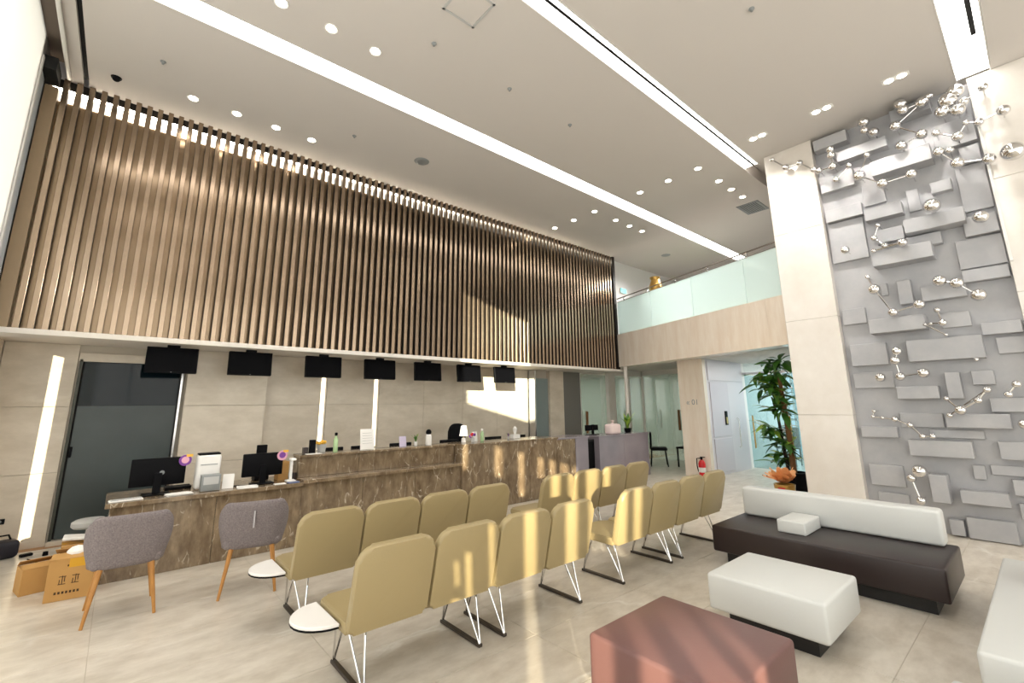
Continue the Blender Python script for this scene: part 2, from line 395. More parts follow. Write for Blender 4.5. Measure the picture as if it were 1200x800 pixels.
# left facade: blinds with unseen gaps shaped to throw the sun stripes
def cells(holes, y0, y1, z0, z1):
    ys = sorted({y0, y1, *[h[0] for h in holes], *[h[1] for h in holes]}); zs = sorted({z0, z1, *[h[2] for h in holes], *[h[3] for h in holes]})
    for a, b in zip(ys, ys[1:]):
        run = None
        for c, d in zip(zs, zs[1:]):
            hit = any(h[0] <= (a+b)/2 <= h[1] and h[2] <= (c+d)/2 <= h[3] for h in holes)
            if hit:
                if run: yield (a, b, *run); run = None
            else: run = (run[0], d) if run else (c, d)
        if run: yield (a, b, *run)
slits = [(-3.22, -3.05, .15, 2.45), (-2.95, -2.67, .15, 2.45), (-2.5, -2.3, .15, 2.45), (-2.16, -1.97, .15, 2.45), (-1.62, -1.45, .3, 2.45), (-1.06, -.85, 1.98, 2.45), (-1.15, -1.07, 1.15, 1.62), (-.24, -.12, 1.98, 2.45), (-.92, -.84, 1.05, 1.42), (-.82, -.70, 1.05, 1.12), (-.80, -.74, 1.2, 1.36)]  # unseen openings, shaped after the sun patches they should cast
holes = slits + [(-1.9, 0.2, 3.4, 5.4), (7.5, 7.69, 0.18, 2.7)]
fc = MB()
for a, b, c, d in cells(holes, -4.1, 6.9, 0, CE+0.2): fc.box(XL-0.03, XL, a, b, c, d)
struct('wall_left', fc, m_blind)
fe = MB()
for a, b, c, d in cells([holes[-1]], 7.25, 8.4, 0, CE+0.2): fe.box(XL-0.06, XL, a, b, c, d)
fe.box(XL-0.06, XL-0.03, 6.85, 7.3, 0, CE+0.2)
struct('wall_left_corner', fe, m_beam)
struct('trim_8', box(XL-0.02, XL+0.015, 6.9, 6.96, 0, CE-0.05), m_white)
struct('window_1', box(XL-0.025, XL-0.005, 6.96, 7.25, 0.0, CE+0.1), mat('reveal_glass', s2l(176,200,228), 0.5))
struct('trim_9', box(XL, XL+0.12, 6.96, 7.34, CE-0.16, CE), m_blackmat)
gl = MB()
for h in holes[len(slits):-1]: gl.box(XL-0.018, XL-0.010, h[0], h[1], h[2], h[3])
struct('window_2', gl, m_clear)
sh = MB()
for h in slits + holes[-1:]: sh.box(XL-0.018, XL-0.014, h[0], h[1], h[2], h[3])
struct('sun_dimmer', sh, m_sheer)  # unseen sheer panes added to dim the sun in the slits

# front wall behind the viewpoint: blinds between mullions
struct('wall_front', box(-1.3, 8.7, -4.1, -4.0, 0, CE+0.2), m_blind)
mu = MB()
for x in (0.2, 1.6, 3.0, 4.4, 5.8, 7.2): mu.box(x-0.03, x+0.03, -4.0, -3.95, 0, CE)
struct('trim_10', mu, m_steel)

# right wall: feature recess between two marble columns
XF = 7.87
wr = struct('wall_right', box(XF, XF+0.2, 0.03, 1.80, 0, CE), m_grey)
BLOCKS = [(1.334, 1.763, 5.412, 5.586, 0.17), (0.401, 0.818, 5.423, 5.593, 0.17), (0.904, 1.501, 5.115, 5.269, 0.17), (0.48, 1.115, 4.694, 4.91, 0.25), (1.344, 1.768, 4.723, 4.983, 0.11), (1.312, 1.761, 4.244, 4.431, 0.11), (0.875, 1.288, 4.102, 4.272, 0.17), (1.038, 1.287, 4.358, 4.691, 0.05), (0.696, 0.821, 4.113, 4.427, 0.05), (0.365, 0.566, 4.267, 4.416, 0.11), (0.044, 0.312, 3.928, 4.539, 0.05), (0.056, 0.236, 4.546, 4.765, 0.11), (0.049, 0.445, 4.822, 5.165, 0.11), (0.304, 0.886, 3.773, 3.959, 0.25), (0.047, 0.344, 3.601, 3.844, 0.11), (0.914, 1.216, 3.758, 3.943, 0.11), (0.657, 1.279, 3.41, 3.612, 0.25), (0.56, 0.907, 3.592, 3.751, 0.11), (1.335, 1.771, 3.617, 4.227, 0.05), (0.044, 0.455, 3.209, 3.58, 0.05), (0.048, 0.448, 3.029, 3.176, 0.11), (0.948, 1.088, 2.862, 3.187, 0.11), (0.858, 1.437, 2.497, 2.684, 0.25), (1.199, 1.271, 3.029, 3.199, 0.05), (1.489, 1.762, 2.684, 2.906, 0.05), (0.441, 0.86, 2.865, 3.05, 0.11), (0.458, 0.728, 2.499, 2.689, 0.05), (0.053, 0.385, 2.363, 2.505, 0.11), (0.396, 1.098, 2.095, 2.37, 0.17), (1.317, 1.724, 2.083, 2.383, 0.11), (1.308, 1.746, 1.777, 1.99, 0.05), (0.87, 1.278, 1.624, 1.78, 0.17), (0.659, 0.796, 1.618, 1.94, 0.11), (0.364, 0.555, 1.778, 1.944, 0.11), (0.084, 0.447, 1.46, 1.618, 0.11), (0.31, 0.856, 1.274, 1.436, 0.17), (0.888, 1.312, 1.265, 1.441, 0.05), (0.553, 1.04, 1.141, 1.238, 0.05), (0.671, 1.253, 0.919, 1.11, 0.17), (0.104, 0.454, 0.927, 1.126, 0.11), (1.35, 1.742, 1.127, 1.26, 0.11), (0.944, 1.106, 0.392, 0.708, 0.25), (0.456, 0.856, 0.405, 0.552, 0.17), (0.17, 0.406, 0.541, 0.709, 0.11), (0.883, 1.008, 0.018, 0.19, 0.11), (0.45, 0.854, 0.009, 0.242, 0.11), (1.359, 1.678, 0.295, 0.413, 0.05), (-0.025, 0.288, 2.133, 2.326, 0.05), (1.37, 1.732, 0.501, 0.763, 0.05), (0.205, 0.561, 0.742, 0.854, 0.05), (0.182, 0.397, 0.28, 0.451, 0.05), (0.609, 0.717, 0.678, 0.839, 0.05)]
for y0, y1, z0, z1, th in BLOCKS:
    z0, z1, y0, y1 = max(z0, 0.005), min(z1, CE-0.01), max(y0, 0.035), min(y1, 1.795)
    obj('stone_block', box(XF-th, XF, y0, y1, z0, z1, 0.004, 1), m_grey, wr)
def column(name, x0, x1, y0, y1, z1, m, nz, joints=True):
    root = struct(name, box(x0+0.012, x1, y0+0.012, y1-0.012, 0, z1), m_joint)
    h = z1/nz
    for k in range(nz):
        obj('stone_panel', box(x0, x1+0.002, y0, y1, k*h+(0.0015 if k else 0), (k+1)*h-0.0015, 0.004, 1), m, root)
    return root
column('column_left', 7.73, 8.45, 1.80, 2.49, CE, m_column, 4)
column('column_right', 7.73, 8.45, -4.1, 0.03, CE, m_column, 4)
cl = bpy.data.objects['column_right']
obj('corner_trim', box(7.715, 7.728, 0.0, 0.028, 3.2, 5.2), m_white, cl, label='white corner strip')  # plain white trim along the column edge

# hall side wall, mezzanine, beam
struct('wall_hall_side', box(8.45, 16, 2.0, 2.15, 0, 2.6), m_white)
struct('wall_mezzanine_side', box(8.45, 16, 2.0, 2.15, 2.6, CE), mat('dark_side_panel', s2l(40,36,34), 0.4))  # unseen wall, coloured dark to darken the reflections in the slats
P0, P1 = Vector((10.0, 7.42, 0)), Vector((8.36, 2.2, 0)); D = (P1-P0); Ln = D.length; D.normalize(); Nn = Vector((-D.y, D.x, 0))
if Nn.x < 0: Nn = -Nn          # pointing away from the lobby
def along(s, off, z): p = P0 + D*s + Nn*off; return Vector((p.x, p.y, z))
def slab_on(s0, s1, o0, o1, z0, z1):
    m = MB(); pts = [along(s0, o0, 0), along(s1, o0, 0), along(s1, o1, 0), along(s0, o1, 0)]
    return m.prism([(p.x, p.y) for p in pts], z0, z1)
beam = struct('beam', slab_on(0, Ln, 0.015, 0.30, 2.575, 3.43), m_joint)
nb = 6
for k in range(nb):
    obj('stone_panel', slab_on(k*Ln/nb+0.0015, (k+1)*Ln/nb-0.0015, 0, 0.3, 2.57, 3.44), m_beam, beam)
a, b = along(0, 0.3, 0), along(Ln, 0.3, 0)
hs = MB(); hs.prism([(a.x, a.y), (b.x, b.y), (16, 2.15), (16, 7.6), (10.1, 7.6)], 2.60, 3.36)
struct('ceiling_hall', hs, m_ceiling)
bx = MB(); bx.box(7.5, 16, 7.6, 11.2, 2.60, 2.75); struct('ceiling_office', bx, m_ceiling)
struct('wall_mezzanine', box(10.02, 16, 7.55, 7.7, 3.36, CE), m_mezzwall)
struct('wall_mezzanine_end', box(15.6, 15.8, 2.0, 7.7, 3.36, CE), m_mezzwall)

bal = thing('glass_balustrade', 'mint frosted glass balustrade with two thin dark rails on the mezzanine edge', 'balustrade', along(Ln/2, 0.12, 3.44))
o3 = along(Ln/2, 0.12, 3.44)
def loc(mb_): bmesh.ops.translate(mb_.bm, vec=-o3, verts=mb_.bm.verts); return mb_
for k in range(4):
    obj('glass_panel', loc(slab_on(k*Ln/4+0.006, (k+1)*Ln/4-0.006, 0.11, 0.125, 3.44, 4.36)), m_mint, bal)
for z, r in ((4.46, 0.016), (4.36, 0.012)):
    m = MB(); m.tube([along(0, 0.12, z), along(Ln, 0.12, z)], r, 8); obj('handrail', loc(m), mat('rail_dark', s2l(120,112,104), 0.35, 0.6) if 'rail_dark' not in MATS else MATS['rail_dark'], bal, True)
for k in range(6):
    m = MB(); s = 0.3 + k*(Ln-0.6)/5; m.tube([along(s, 0.12, 4.34), along(s, 0.12, 4.46)], 0.014, 8); m.ball(along(s, 0.12, 4.40), 0.022, 10, 6)
    obj('rail_clamp', loc(m), m_steel, bal, True)

# marble pier and white lift block in the hall
pier = struct('column_hall', box(10.0, 10.14, 5.06, 5.68, 0, 2.60), m_beam)
blk = struct('wall_lift_block', box(10.14, 12.05, 5.06, 5.66, 0, 2.60), mat('lift_white', s2l(218,212,218), 0.4))
obj('recess_panel', box(10.25, 11.15, 5.045, 5.06, 0.84, 2.08, 0.004, 1), mat('lift_panel', s2l(206,198,206), 0.3), blk)
obj('lower_panel', box(10.25, 11.15, 5.045, 5.06, 0.06, 0.80, 0.004, 1), MATS['lift_panel'], blk)
obj('upper_panel', box(10.2, 11.95, 5.04, 5.06, 2.12, 2.56, 0.004, 1), MATS['lift_white'], blk)
h = MB(); h.tube([(11.45, 5.03, 0.55), (11.45, 4.99, 0.58), (11.45, 4.99, 1.2), (11.45, 5.03, 1.23)], 0.014, 8); obj('pull_handle', h, m_steel, blk, True)

struct('column_post', MB().lathe([(0.05, 0), (0.05, 2.57)], 16, center=(10.02, 7.18, 0)), m_soffit, None, True)
struct('column_cream', box(10.44, 10.74, YW-0.16, YW-0.04, 0, 2.58), m_column)
# glass doors and vestibule
d2 = struct('door_2', box(12.08, 12.14, 2.2, 5.06, 2.30, 2.36), m_steel)
for k, (a, b) in enumerate(((4.16, 5.02), (3.24, 4.12), (2.2, 3.2))):
    obj('door_leaf', box(12.10, 12.115, a, b, 0.02, 2.29), m_bluegreen, d2)
    obj('transom_pane', box(12.10, 12.115, a, b, 2.37, 2.59), m_clear, d2)
for y in (4.90, 4.06):
    h = MB(); h.tube([(12.04, y, 0.5), (12.04, y, 1.28)], 0.018, 8); h.tube([(12.1, y, 0.6), (12.04, y, 0.6)], 0.01, 6); h.tube([(12.1, y, 1.18), (12.04, y, 1.18)], 0.01, 6)
    obj('pull_handle', h, m_gold, d2, True)
w3 = MB()
for y in (2.2, 3.1, 4.0, 4.9, 5.06): w3.box(15.0, 15.06, y-0.03, y+0.03, 0, 2.6)
for z in (0.03, 1.1, 2.15, 2.57): w3.box(15.0, 15.06, 2.15, 5.1, z-0.03, z+0.03)
w3o = struct('window_3', w3, m_steel)
for a, b in ((2.23, 3.07), (3.13, 3.97), (4.03, 4.87)):
    obj('glass_pane', box(15.02, 15.03, a, b, 0.06, 2.12), m_bluegreen, w3o); obj('glass_pane', box(15.02, 15.03, a, b, 2.18, 2.54), m_clear, w3o)
struct('wall_vestibule', box(12.05, 15.06, 5.06, 5.66, 0, 2.6), m_white)

# glass fronted offices beyond the counter
struct('wall_office_back', box(7.5, 16, 11.0, 11.2, 0, 2.6), m_wallgreen)
struct('wall_office_end', box(15.3, 15.5, 5.66, 11.2, 0, 2.6), m_wallgreen)
struct('wall_office_left', box(8.45, 8.55, YW, 11.0, 0, 2.6), m_wallgreen)
w4 = MB()
for x in (9.35, 10.62, 11.6, 12.3): w4.box(x-0.035, x+0.035, YW-0.03, YW+0.03, 0, 2.5)
w4.box(8.6, 12.3, YW-0.03, YW+0.03, 2.42, 2.60)
w4o = struct('window_4', w4, m_soffit)
for a, b in ((9.39, 10.58), (10.66, 11.56), (11.64, 12.26)): obj('glass_pane', box(a, b, YW-0.006, YW+0.006, 0, 2.42), m_mintdim, w4o)
w5 = MB()
for y in (5.68, 6.9, 8.2): w5.box(12.27, 12.33, y-0.03, y+0.03, 0, 2.58)
w5.box(12.27, 12.33, 5.66, 8.24, 2.46, 2.60)
w5o = struct('window_5', w5, m_soffit)
for a, b in ((5.71, 6.87), (6.93, 8.17)): obj('glass_pane', box(12.29, 12.305, a, b, 0, 2.46), m_mintdim, w5o)
struct('wall_dark_pier', box(8.62, 9.33, YW-0.06, YW+0.05, 0, 2.45), mat('dark_grey_stone', s2l(120,118,112), 0.2))
for x in (9.55, 11.45): obj('pull_handle', box(x-0.03, x+0.03, YW-0.10, YW-0.05, 0.85, 1.42, 0.006, 1), m_bark, w4o)
obj('pull_handle', box(12.20, 12.25, 6.98, 7.04, 0.85, 1.42, 0.006, 1), m_bark, w5o)
# sunlit frosted screen and marble return at the end of the counter wall
sc1 = struct('window_6', box(7.47, 7.51, 7.98, YW-0.03, 0, 2.42), m_steel)
obj('glass_pane', box(7.52, 8.12, YW-0.05, YW-0.035, 0, 2.25), m_frost, sc1)
struct('wall_return', box(8.12, 8.62, YW-0.12, YW, 0, 2.445), m_wallstone)

def lamp(name, loc_, size, energy, color=(1, 0.97, 0.92), direction=(0, 0, -1)):
    area(name, loc_, direction, size[0], size[1], energy, color)
lamp('hall_fill', (11.0, 3.9, 2.58), (2.5, 0.3), 28)  # added fill, no fitting in the hall ceiling
lamp('office_fill', (11.5, 9.6, 2.56), (4.0, 0.4), 60)  # unseen light put in so the office glass looks lit
lamp('office_end_fill', (13.8, 7.2, 2.56), (1.5, 0.4), 40)  # second unseen office light, added behind the end glass
lamp('vestibule_fill', (13.6, 3.6, 2.56), (1.6, 0.8), 36, (0.9, 0.97, 1.0))  # vestibule fill, added without a fitting
lamp('mezzanine_fill', (11.4, 5.0, CE-0.25), (4.0, 0.25), 110, (1, 0.98, 0.95), (-0.75, 0.05, -0.66))  # added behind the balustrade to light its glass, no real fitting
bpy.data.lights['mezzanine_fill'].spread = math.radians(80)

# ================================================================== CEILING FITTINGS
ring_me = MB().lathe([(0.052, 0.0), (0.068, -0.006), (0.07, 0.0), (0.07, 0.004)], 20).mesh('trim_ring', m_white, True)
lens_me = MB().lathe([(0.05, -0.004), (0.05, 0.003)], 16).mesh('lens', m_lamp)
def downlight(x, y, label, group, power=13):
    t = thing('downlight', label, 'downlight', (x, y, CE), 0, group)
    link('trim_ring', ring_me, t); link('lens', lens_me, t)
    d = bpy.data.lights.new('downlight_beam', 'SPOT'); d.energy = power; d.color = (1.0, 0.90, 0.76); d.spot_size = math.radians(85); d.spot_blend = 0.7; d.shadow_soft_size = 0.05
    o = bpy.data.objects.new('downlight_beam', d); C.objects.link(o); o.parent = t; o.location = (0, 0, -0.02)
    return t
ordn = ('first', 'second', 'third', 'fourth')
for k, x in enumerate((0.25, 0.75, 1.25, 1.75)):
    downlight(x, 6.8, ordn[k] + ' from the left of four lit downlights in the row along the slatted screen', 'downlights along the slatted screen', 26)
for k, x in enumerate((0.75, 1.25, 1.75)):
    downlight(x, 4.47, ordn[k] + ' from the left' + ' of the downlights at the top picture edge beside the slot', 'downlights beside the long light slot', 22)
for k, y in enumerate((6.9, 6.31, 5.71)):
    downlight(7.2, y, ('nearest to the slatted screen', 'in the middle', 'nearest to the light slot')[k] + ', in the slanting trio of downlights by the screen end', 'trio of downlights by the far end of the screen')
for k, x in enumerate((7.94, 8.46, 8.96)):
    downlight(x, 5.71, ('nearest', 'middle', 'farthest')[k] + ' of three close-set downlights in front of the mezzanine, screen side of the long slot', 'close-set downlights in front of the mezzanine')
for k, y in enumerate((4.57, 3.96, 3.38)):
    downlight(7.2, y, ('lowest in the picture', 'middle', 'highest in the picture')[k] + ' of three downlights between the long slot and the split slot', 'downlights between the two long slots')
for k, x in enumerate((7.94, 8.46, 8.96)):
    downlight(x, 3.36, ('first', 'second', 'third')[k] + ' from the viewer of three close-set downlights above the ceiling vent', 'close-set downlights above the vent')
twin_f = box(-0.05, 0.05, -0.14, 0.14, -0.006, 0.004, 0.004, 1).mesh('trim_frame', m_white)
twin_l = MB().lathe([(0.045, -0.010), (0.045, 0.0)], 16).mesh('lens', m_lamp)
for k, y in enumerate((0.62, 1.44, 2.30)):
    t = thing('twin_downlight', ('twin ceiling spotlight nearest to the right marble column', 'middle one of three twin ceiling spotlights facing the grey feature wall', 'twin ceiling spotlight beside the split light slot and left marble column')[k], 'downlight', (7.0, y, CE), 0, 'twin spotlights in front of the feature wall')
    link('trim_frame', twin_f, t); link('lens', twin_l, t, (0, -0.065, 0)); link('lens', twin_l, t, (0, 0.065, 0))
    d = bpy.data.lights.new('spot_beam', 'SPOT'); d.energy = 95; d.color = (1.0, 0.96, 0.9); d.spot_size = math.radians(95); d.spot_blend = 0.8; d.shadow_soft_size = 0.06
    o = bpy.data.objects.new('spot_beam', d); C.objects.link(o); o.parent = t; o.location = (0, 0, -0.03); o.rotation_euler = (0, math.radians(-24), 0)

sp_me = MB().lathe([(0.012, -0.035), (0.012, -0.02), (0.03, -0.006), (0.03, 0.0)], 12).mesh('head', m_midgrey, True)
sprk = [(2.21, 3.93, 'ceiling sprinkler between the two long light slots, nearest the ceiling hatch'), (3.35, 3.95, 'ceiling sprinkler straight beyond the hatch between the two long slots, second from it'), (4.53, 3.97, 'ceiling sprinkler between the two long light slots, farthest from the hatch'),
        (2.21, 6.27, 'ceiling sprinkler between the slatted screen and the long slot, by the round speaker'), (-0.1, 6.24, 'tiny dark ceiling sprinkler near the dome camera above the screen'), (4.51, 1.38, 'lone ceiling sprinkler in the bay between the split slot and the short slot')]
for x, y, l in sprk:
    o = link('sprinkler', sp_me, None, (x, y, CE)); tag(o, l, 'sprinkler', 'small ceiling sprinklers')
t = thing('dome_camera', 'small black dome camera on the ceiling above the left end of the slatted screen', 'camera', (-0.52, 6.94, CE))
obj('base', MB().lathe([(0.05, -0.012), (0.055, 0)], 18), m_black, t, True); obj('dome', MB().ball((0, 0, -0.012), 0.042, 16, 8), m_black, t, True)
o = obj('ceiling_speaker', MB().lathe([(0.06, -0.012), (0.11, -0.010), (0.125, 0.0)], 24), m_midgrey, None, True); o.location = (3.36, 6.27, CE); tag(o, 'flat grey round ceiling speaker between the screen and the long light slot', 'speaker')
o = obj('ceiling_speaker', MB().lathe([(0.06, -0.012), (0.11, -0.010), (0.125, 0.0)], 24), m_midgrey, None, True); o.location = (11.01, 6.32, CE); tag(o, 'flat grey round speaker in the ceiling over the mezzanine', 'speaker')
t = thing('ceiling_hatch', 'square grey access hatch set in the ceiling at the top edge of the picture', 'hatch', (2.23, 3.27, CE), 0)
obj('panel', box(-0.17, 0.17, -0.17, 0.17, -0.004, 0.0), m_ceiling, t); f = MB()
for s in (-1, 1): f.box(-0.2, 0.2, s*0.185-0.012, s*0.185+0.012, -0.008, 0); f.box(s*0.185-0.012, s*0.185+0.012, -0.2, 0.2, -0.008, 0)
obj('frame', f, m_lightgrey, t)
t = thing('ceiling_vent', 'grey rectangular slatted air vent in the ceiling before the marble column', 'vent', (9.64, 3.44, CE), 0)
f = MB()
for s in (-1, 1): f.box(-0.3, 0.3, s*0.2-0.015, s*0.2+0.015, -0.014, 0); f.box(s*0.285-0.015, s*0.285+0.015, -0.2, 0.2, -0.014, 0)
obj('frame', f, m_midgrey, t); obj('backing', box(-0.28, 0.28, -0.19, 0.19, -0.002, 0), m_blackmat, t)
vs_me = box(-0.27, 0.27, -0.014, 0.014, -0.012, -0.003).mesh('louvre', m_midgrey)
for k in range(9): link('louvre', vs_me, t, (0, -0.168 + k*0.042, 0))

# ================================================================== WAITING BENCHES
def rounded(w, h, r_top, r_bot, n=5):
    pts = []
    for cx, cy, a0, r in ((w-r_bot, r_bot, -90, r_bot), (w-r_top, h-r_top, 0, r_top), (r_top, h-r_top, 90, r_top), (r_bot, r_bot, 180, r_bot)):
        for k in range(n+1):
            a = math.radians(a0 + 90*k/n); pts.append((cx + r*math.cos(a), cy + r*math.sin(a)))
    return pts
def soft_slab(pts, th, bev, mtx, smooth_seg=3):
    m = MB(); m.prism(pts, 0, th)
    es = [e for e in m.bm.edges if abs(e.verts[0].co.z - e.verts[1].co.z) < 1e-6]
    bmesh.ops.bevel(m.bm, geom=es, offset=bev, segments=smooth_seg, profile=0.5, affect='EDGES')
    bmesh.ops.transform(m.bm, matrix=mtx, verts=m.bm.verts); return m
PITCH, WID = 0.512, 0.492
def bench(loc_, label, tray=False):
    t = thing('two_seat_bench', label, 'bench', loc_, 0, 'olive two-seat waiting benches')
    lean = Vector((0, -0.115, 0.47)); L_ = lean.length; u = lean.normalized(); v = u.cross(Vector((1, 0, 0))) ; 
    if v.y < 0: v = -v
    for k in range(2):
        x = k*PITCH + 0.01
        mt = Matrix(((1, u.x, v.x, x), (0, u.y, v.y, 0.0), (0, u.z, v.z, 0.345), (0, 0, 0, 1)))
        obj('backrest', soft_slab(rounded(WID, L_, 0.085, 0.03), 0.055, 0.022, mt), m_vinyl, t, True, angle=50)
        ms = Matrix(((1, 0, 0, x), (0, 1, 0, 0.012), (0, 0, 1, 0.345), (0, 0, 0, 1)))
        obj('seat', soft_slab(rounded(WID, 0.51, 0.06, 0.03), 0.065, 0.024, ms), m_vinyl, t, True, angle=50)
    for ya in (0.12, 0.38): obj('seat_rail', box(0.04, 2*PITCH-0.04, ya-0.02, ya+0.02, 0.318, 0.345), m_steel, t)
    for x in (0.13, 0.94):
        f = MB().tube([(x-0.055, 0.17, 0.325), (x-0.003, 0.035, 0.02), (x+0.003, 0.035, 0.02), (x+0.055, 0.17, 0.325)], 0.0075, 8); obj('rear_leg', f, m_chrome, t, True)
        f = MB().tube([(x-0.035, 0.40, 0.325), (x-0.003, 0.505, 0.02), (x+0.003, 0.505, 0.02), (x+0.035, 0.40, 0.325)], 0.0075, 8); obj('front_leg', f, m_chrome, t, True)
        obj('floor_bar', box(x-0.016, x+0.016, 0.02, 0.52, 0.0, 0.022, 0.004, 1), m_skid, t)
    if tray:
        pts = [(0.0, 0.10)] + [(-0.205*math.sin(a*PI/14), 0.10 + 0.20 - 0.20*math.cos(a*PI/14)) for a in range(1, 14)] + [(0.0, 0.50)]
        tr = obj('side_tray', soft_slab(pts, 0.018, 0.003, Matrix.Translation((-0.005, 0, 0.375)), 1), m_tray, t, label='white half-round side tray')
        obj('tray_edge', soft_slab(pts, 0.010, 0.002, Matrix.Translation((-0.005, 0, 0.364)), 1), m_black, tr)
        obj('tray_arm', box(-0.1, 0.1, 0.24, 0.27, 0.335, 0.364), m_steel, tr)
    return t
bl = ['with white side tray, at the left end of the near row', 'second from the left in the near row, striped by sun', 'just past the aisle gap in the near row', 'at the far right end of the near row, beside the sofa']
b0 = bench((1.11, 2.75, 0), 'olive vinyl two-seat bench ' + bl[0], True)
b1 = bench((1.11+1.024, 2.75, 0), 'olive vinyl two-seat bench ' + bl[1])
dup(b1, (3.53, 2.75, 0), None, 'olive vinyl two-seat bench ' + bl[2])
dup(b1, (3.53+1.024, 2.75, 0), None, 'olive vinyl two-seat bench ' + bl[3])
dup(b0, (1.11, 3.86, 0), None, 'olive vinyl bench with white side tray, at the left end of the counter-side row')
dup(b1, (1.11+1.024, 3.86, 0), None, 'olive vinyl two-seat bench, second in the counter-side row, just left of the aisle gap')
dup(b1, (3.63, 3.86, 0), None, 'olive vinyl two-seat bench just past the aisle gap in the counter-side row')
dup(b1, (3.63+1.024, 3.86, 0), None, 'olive vinyl two-seat bench farthest away, at the end of the counter-side row')

# ================================================================== SOFA AND OTTOMANS
s0 = Vector((5.24, 1.60, 0))
t = thing('sofa', 'long dark brown sofa bench with a white backrest, in front of the marble column', 'sofa', s0)
obj('plinth', box(-0.33, 0.38, -0.80, 0.80, 0, 0.12), m_plinth, t)
obj('seat', box(-0.42, 0.44, -0.90, 0.90, 0.115, 0.36, 0.018, 3), m_darkbrown, t, True)
obj('backrest', box(0.27, 0.47, -0.83, 0.86, 0.361, 0.655, 0.03, 3), m_whitevinyl, t, True, label='white padded backrest')
o = obj('cushion_block', box(-0.215, 0.215, -0.125, 0.125, 0, 0.115, 0.012, 3), m_whitevinyl, None, True, loc=(5.25, 1.81, 0.361)); tag(o, 'small white padded block resting on the dark brown sofa seat', 'cushion')
def ottoman(name, label, cx, cy, wx, wy, m, z=0.36, zb=0.12, inset=0.10, group=None):
    t = thing(name, label, 'ottoman', (cx, cy, 0), 0, group)
    obj('plinth', box(-wx/2+inset, wx/2-inset, -wy/2+inset, wy/2-inset, 0, zb), m_plinth, t)
    obj('cushion', box(-wx/2, wx/2, -wy/2, wy/2, zb-0.002, z, 0.022, 3), m, t, True)
    return t
ottoman('ottoman', 'square white vinyl ottoman on a black plinth, between the sofa and the maroon ottoman', 3.845, 1.495, 0.72, 0.77, m_whitevinyl)
ottoman('ottoman', 'square maroon vinyl ottoman in the foreground, streaked by sunlight', 2.51, 1.485, 0.76, 0.79, m_maroon, zb=0.05, inset=0.06)
ottoman('ottoman', 'white ottoman of which only a corner shows at the bottom edge, beside the long bench', 2.67, 0.12, 0.72, 0.74, m_whitevinyl)
ottoman('long_ottoman', 'long white vinyl bench running out of the picture at the lower right edge', 4.48, 0.06, 2.10, 0.76, m_whitevinyl)
o = obj('round_pouf', MB().lathe([(0.17, 0.0), (0.19, 0.03), (0.2, 0.12), (0.185, 0.19), (0.14, 0.22), (0.0, 0.225)], 28), m_red, None, True, loc=(5.02, 0.075, 0.361)); tag(o, 'dark red round cushion on the long white bench, cut by the right picture edge', 'cushion')

# ================================================================== GREY TUB CHAIRS
def tub_chair(loc_, rz, label, seam=False):
    t = thing('tub_chair', label, 'chair', loc_, rz, 'grey tub chairs at the low counter')
    m = MB(); rows = []
    N = 30
    for i in range(N+1):
        f = i/N; ph = math.radians(-52 + (284)*f)      # from the right arm around the back to the left arm
        a = ph + PI                                   # back at -y
        ca, sa = math.cos(ph), math.sin(ph)
        # superellipse footprint, back towards -y
        p = 2/3.2
        x = 0.285*math.copysign(abs(math.sin(ph-PI/2))**p, -math.sin(ph-PI/2)); y = -0.235*math.copysign(abs(math.cos(ph-PI/2))**p, math.cos(ph-PI/2))
        back = max(0.0, math.cos(ph-PI/2))
        top = 0.575 + 0.205*min(1, back*1.35)**0.8
        bot = 0.375
        n = Vector((x/0.265**2, y/0.235**2, 0)).normalized()
        row = []
        for (off, z) in ((-0.030, bot), (-0.004, bot+0.012), (0.0, bot+0.05), (0.012, (bot+top)/2), (0.018, top-0.045), (0.014, top-0.015), (-0.004, top), (-0.028, top-0.004), (-0.042, top-0.03), (-0.050, (bot+top)/2), (-0.055, bot+0.02)):
            k = 0.86 + 0.14*(z-bot)/(0.78-bot)
            row.append((x*k + n.x*off, y*k + n.y*off, z))
        rows.append(row + [row[0]])
    m.grid(rows)
    bmesh.ops.remove_doubles(m.bm, verts=m.bm.verts, dist=1e-5)
    bmesh.ops.holes_fill(m.bm, edges=[e for e in m.bm.edges if e.is_boundary], sides=0)
    obj('backrest', m, m_wovengrey, t, True, angle=60)
    obj('seat', box(-0.225, 0.225, -0.18, 0.24, 0.375, 0.465, 0.035, 4), m_wovengrey, t, True)
    if seam: obj('seam', box(-0.006, 0.006, -0.262, -0.25, 0.56, 0.70), mat('seam_light', s2l(180,176,178), 0.7) if 'seam_light' not in MATS else MATS['seam_light'], t)
    for x in (-1, 1):
        for y in (-1, 1):
            obj('leg', MB().tube([(x*0.155, y*0.155, 0.40), (x*0.215, y*0.225, 0.0)], [0.020, 0.011], 10), m_oak, t, True)
    return t
tc = tub_chair((0.205, 5.20, 0), 0.0, 'grey tweed tub chair with oak legs at the counter end beside the cardboard boxes')
tub_chair((1.10, 5.06, 0), math.radians(-13), 'grey tweed tub chair with a pale back seam, beside the olive benches', True)

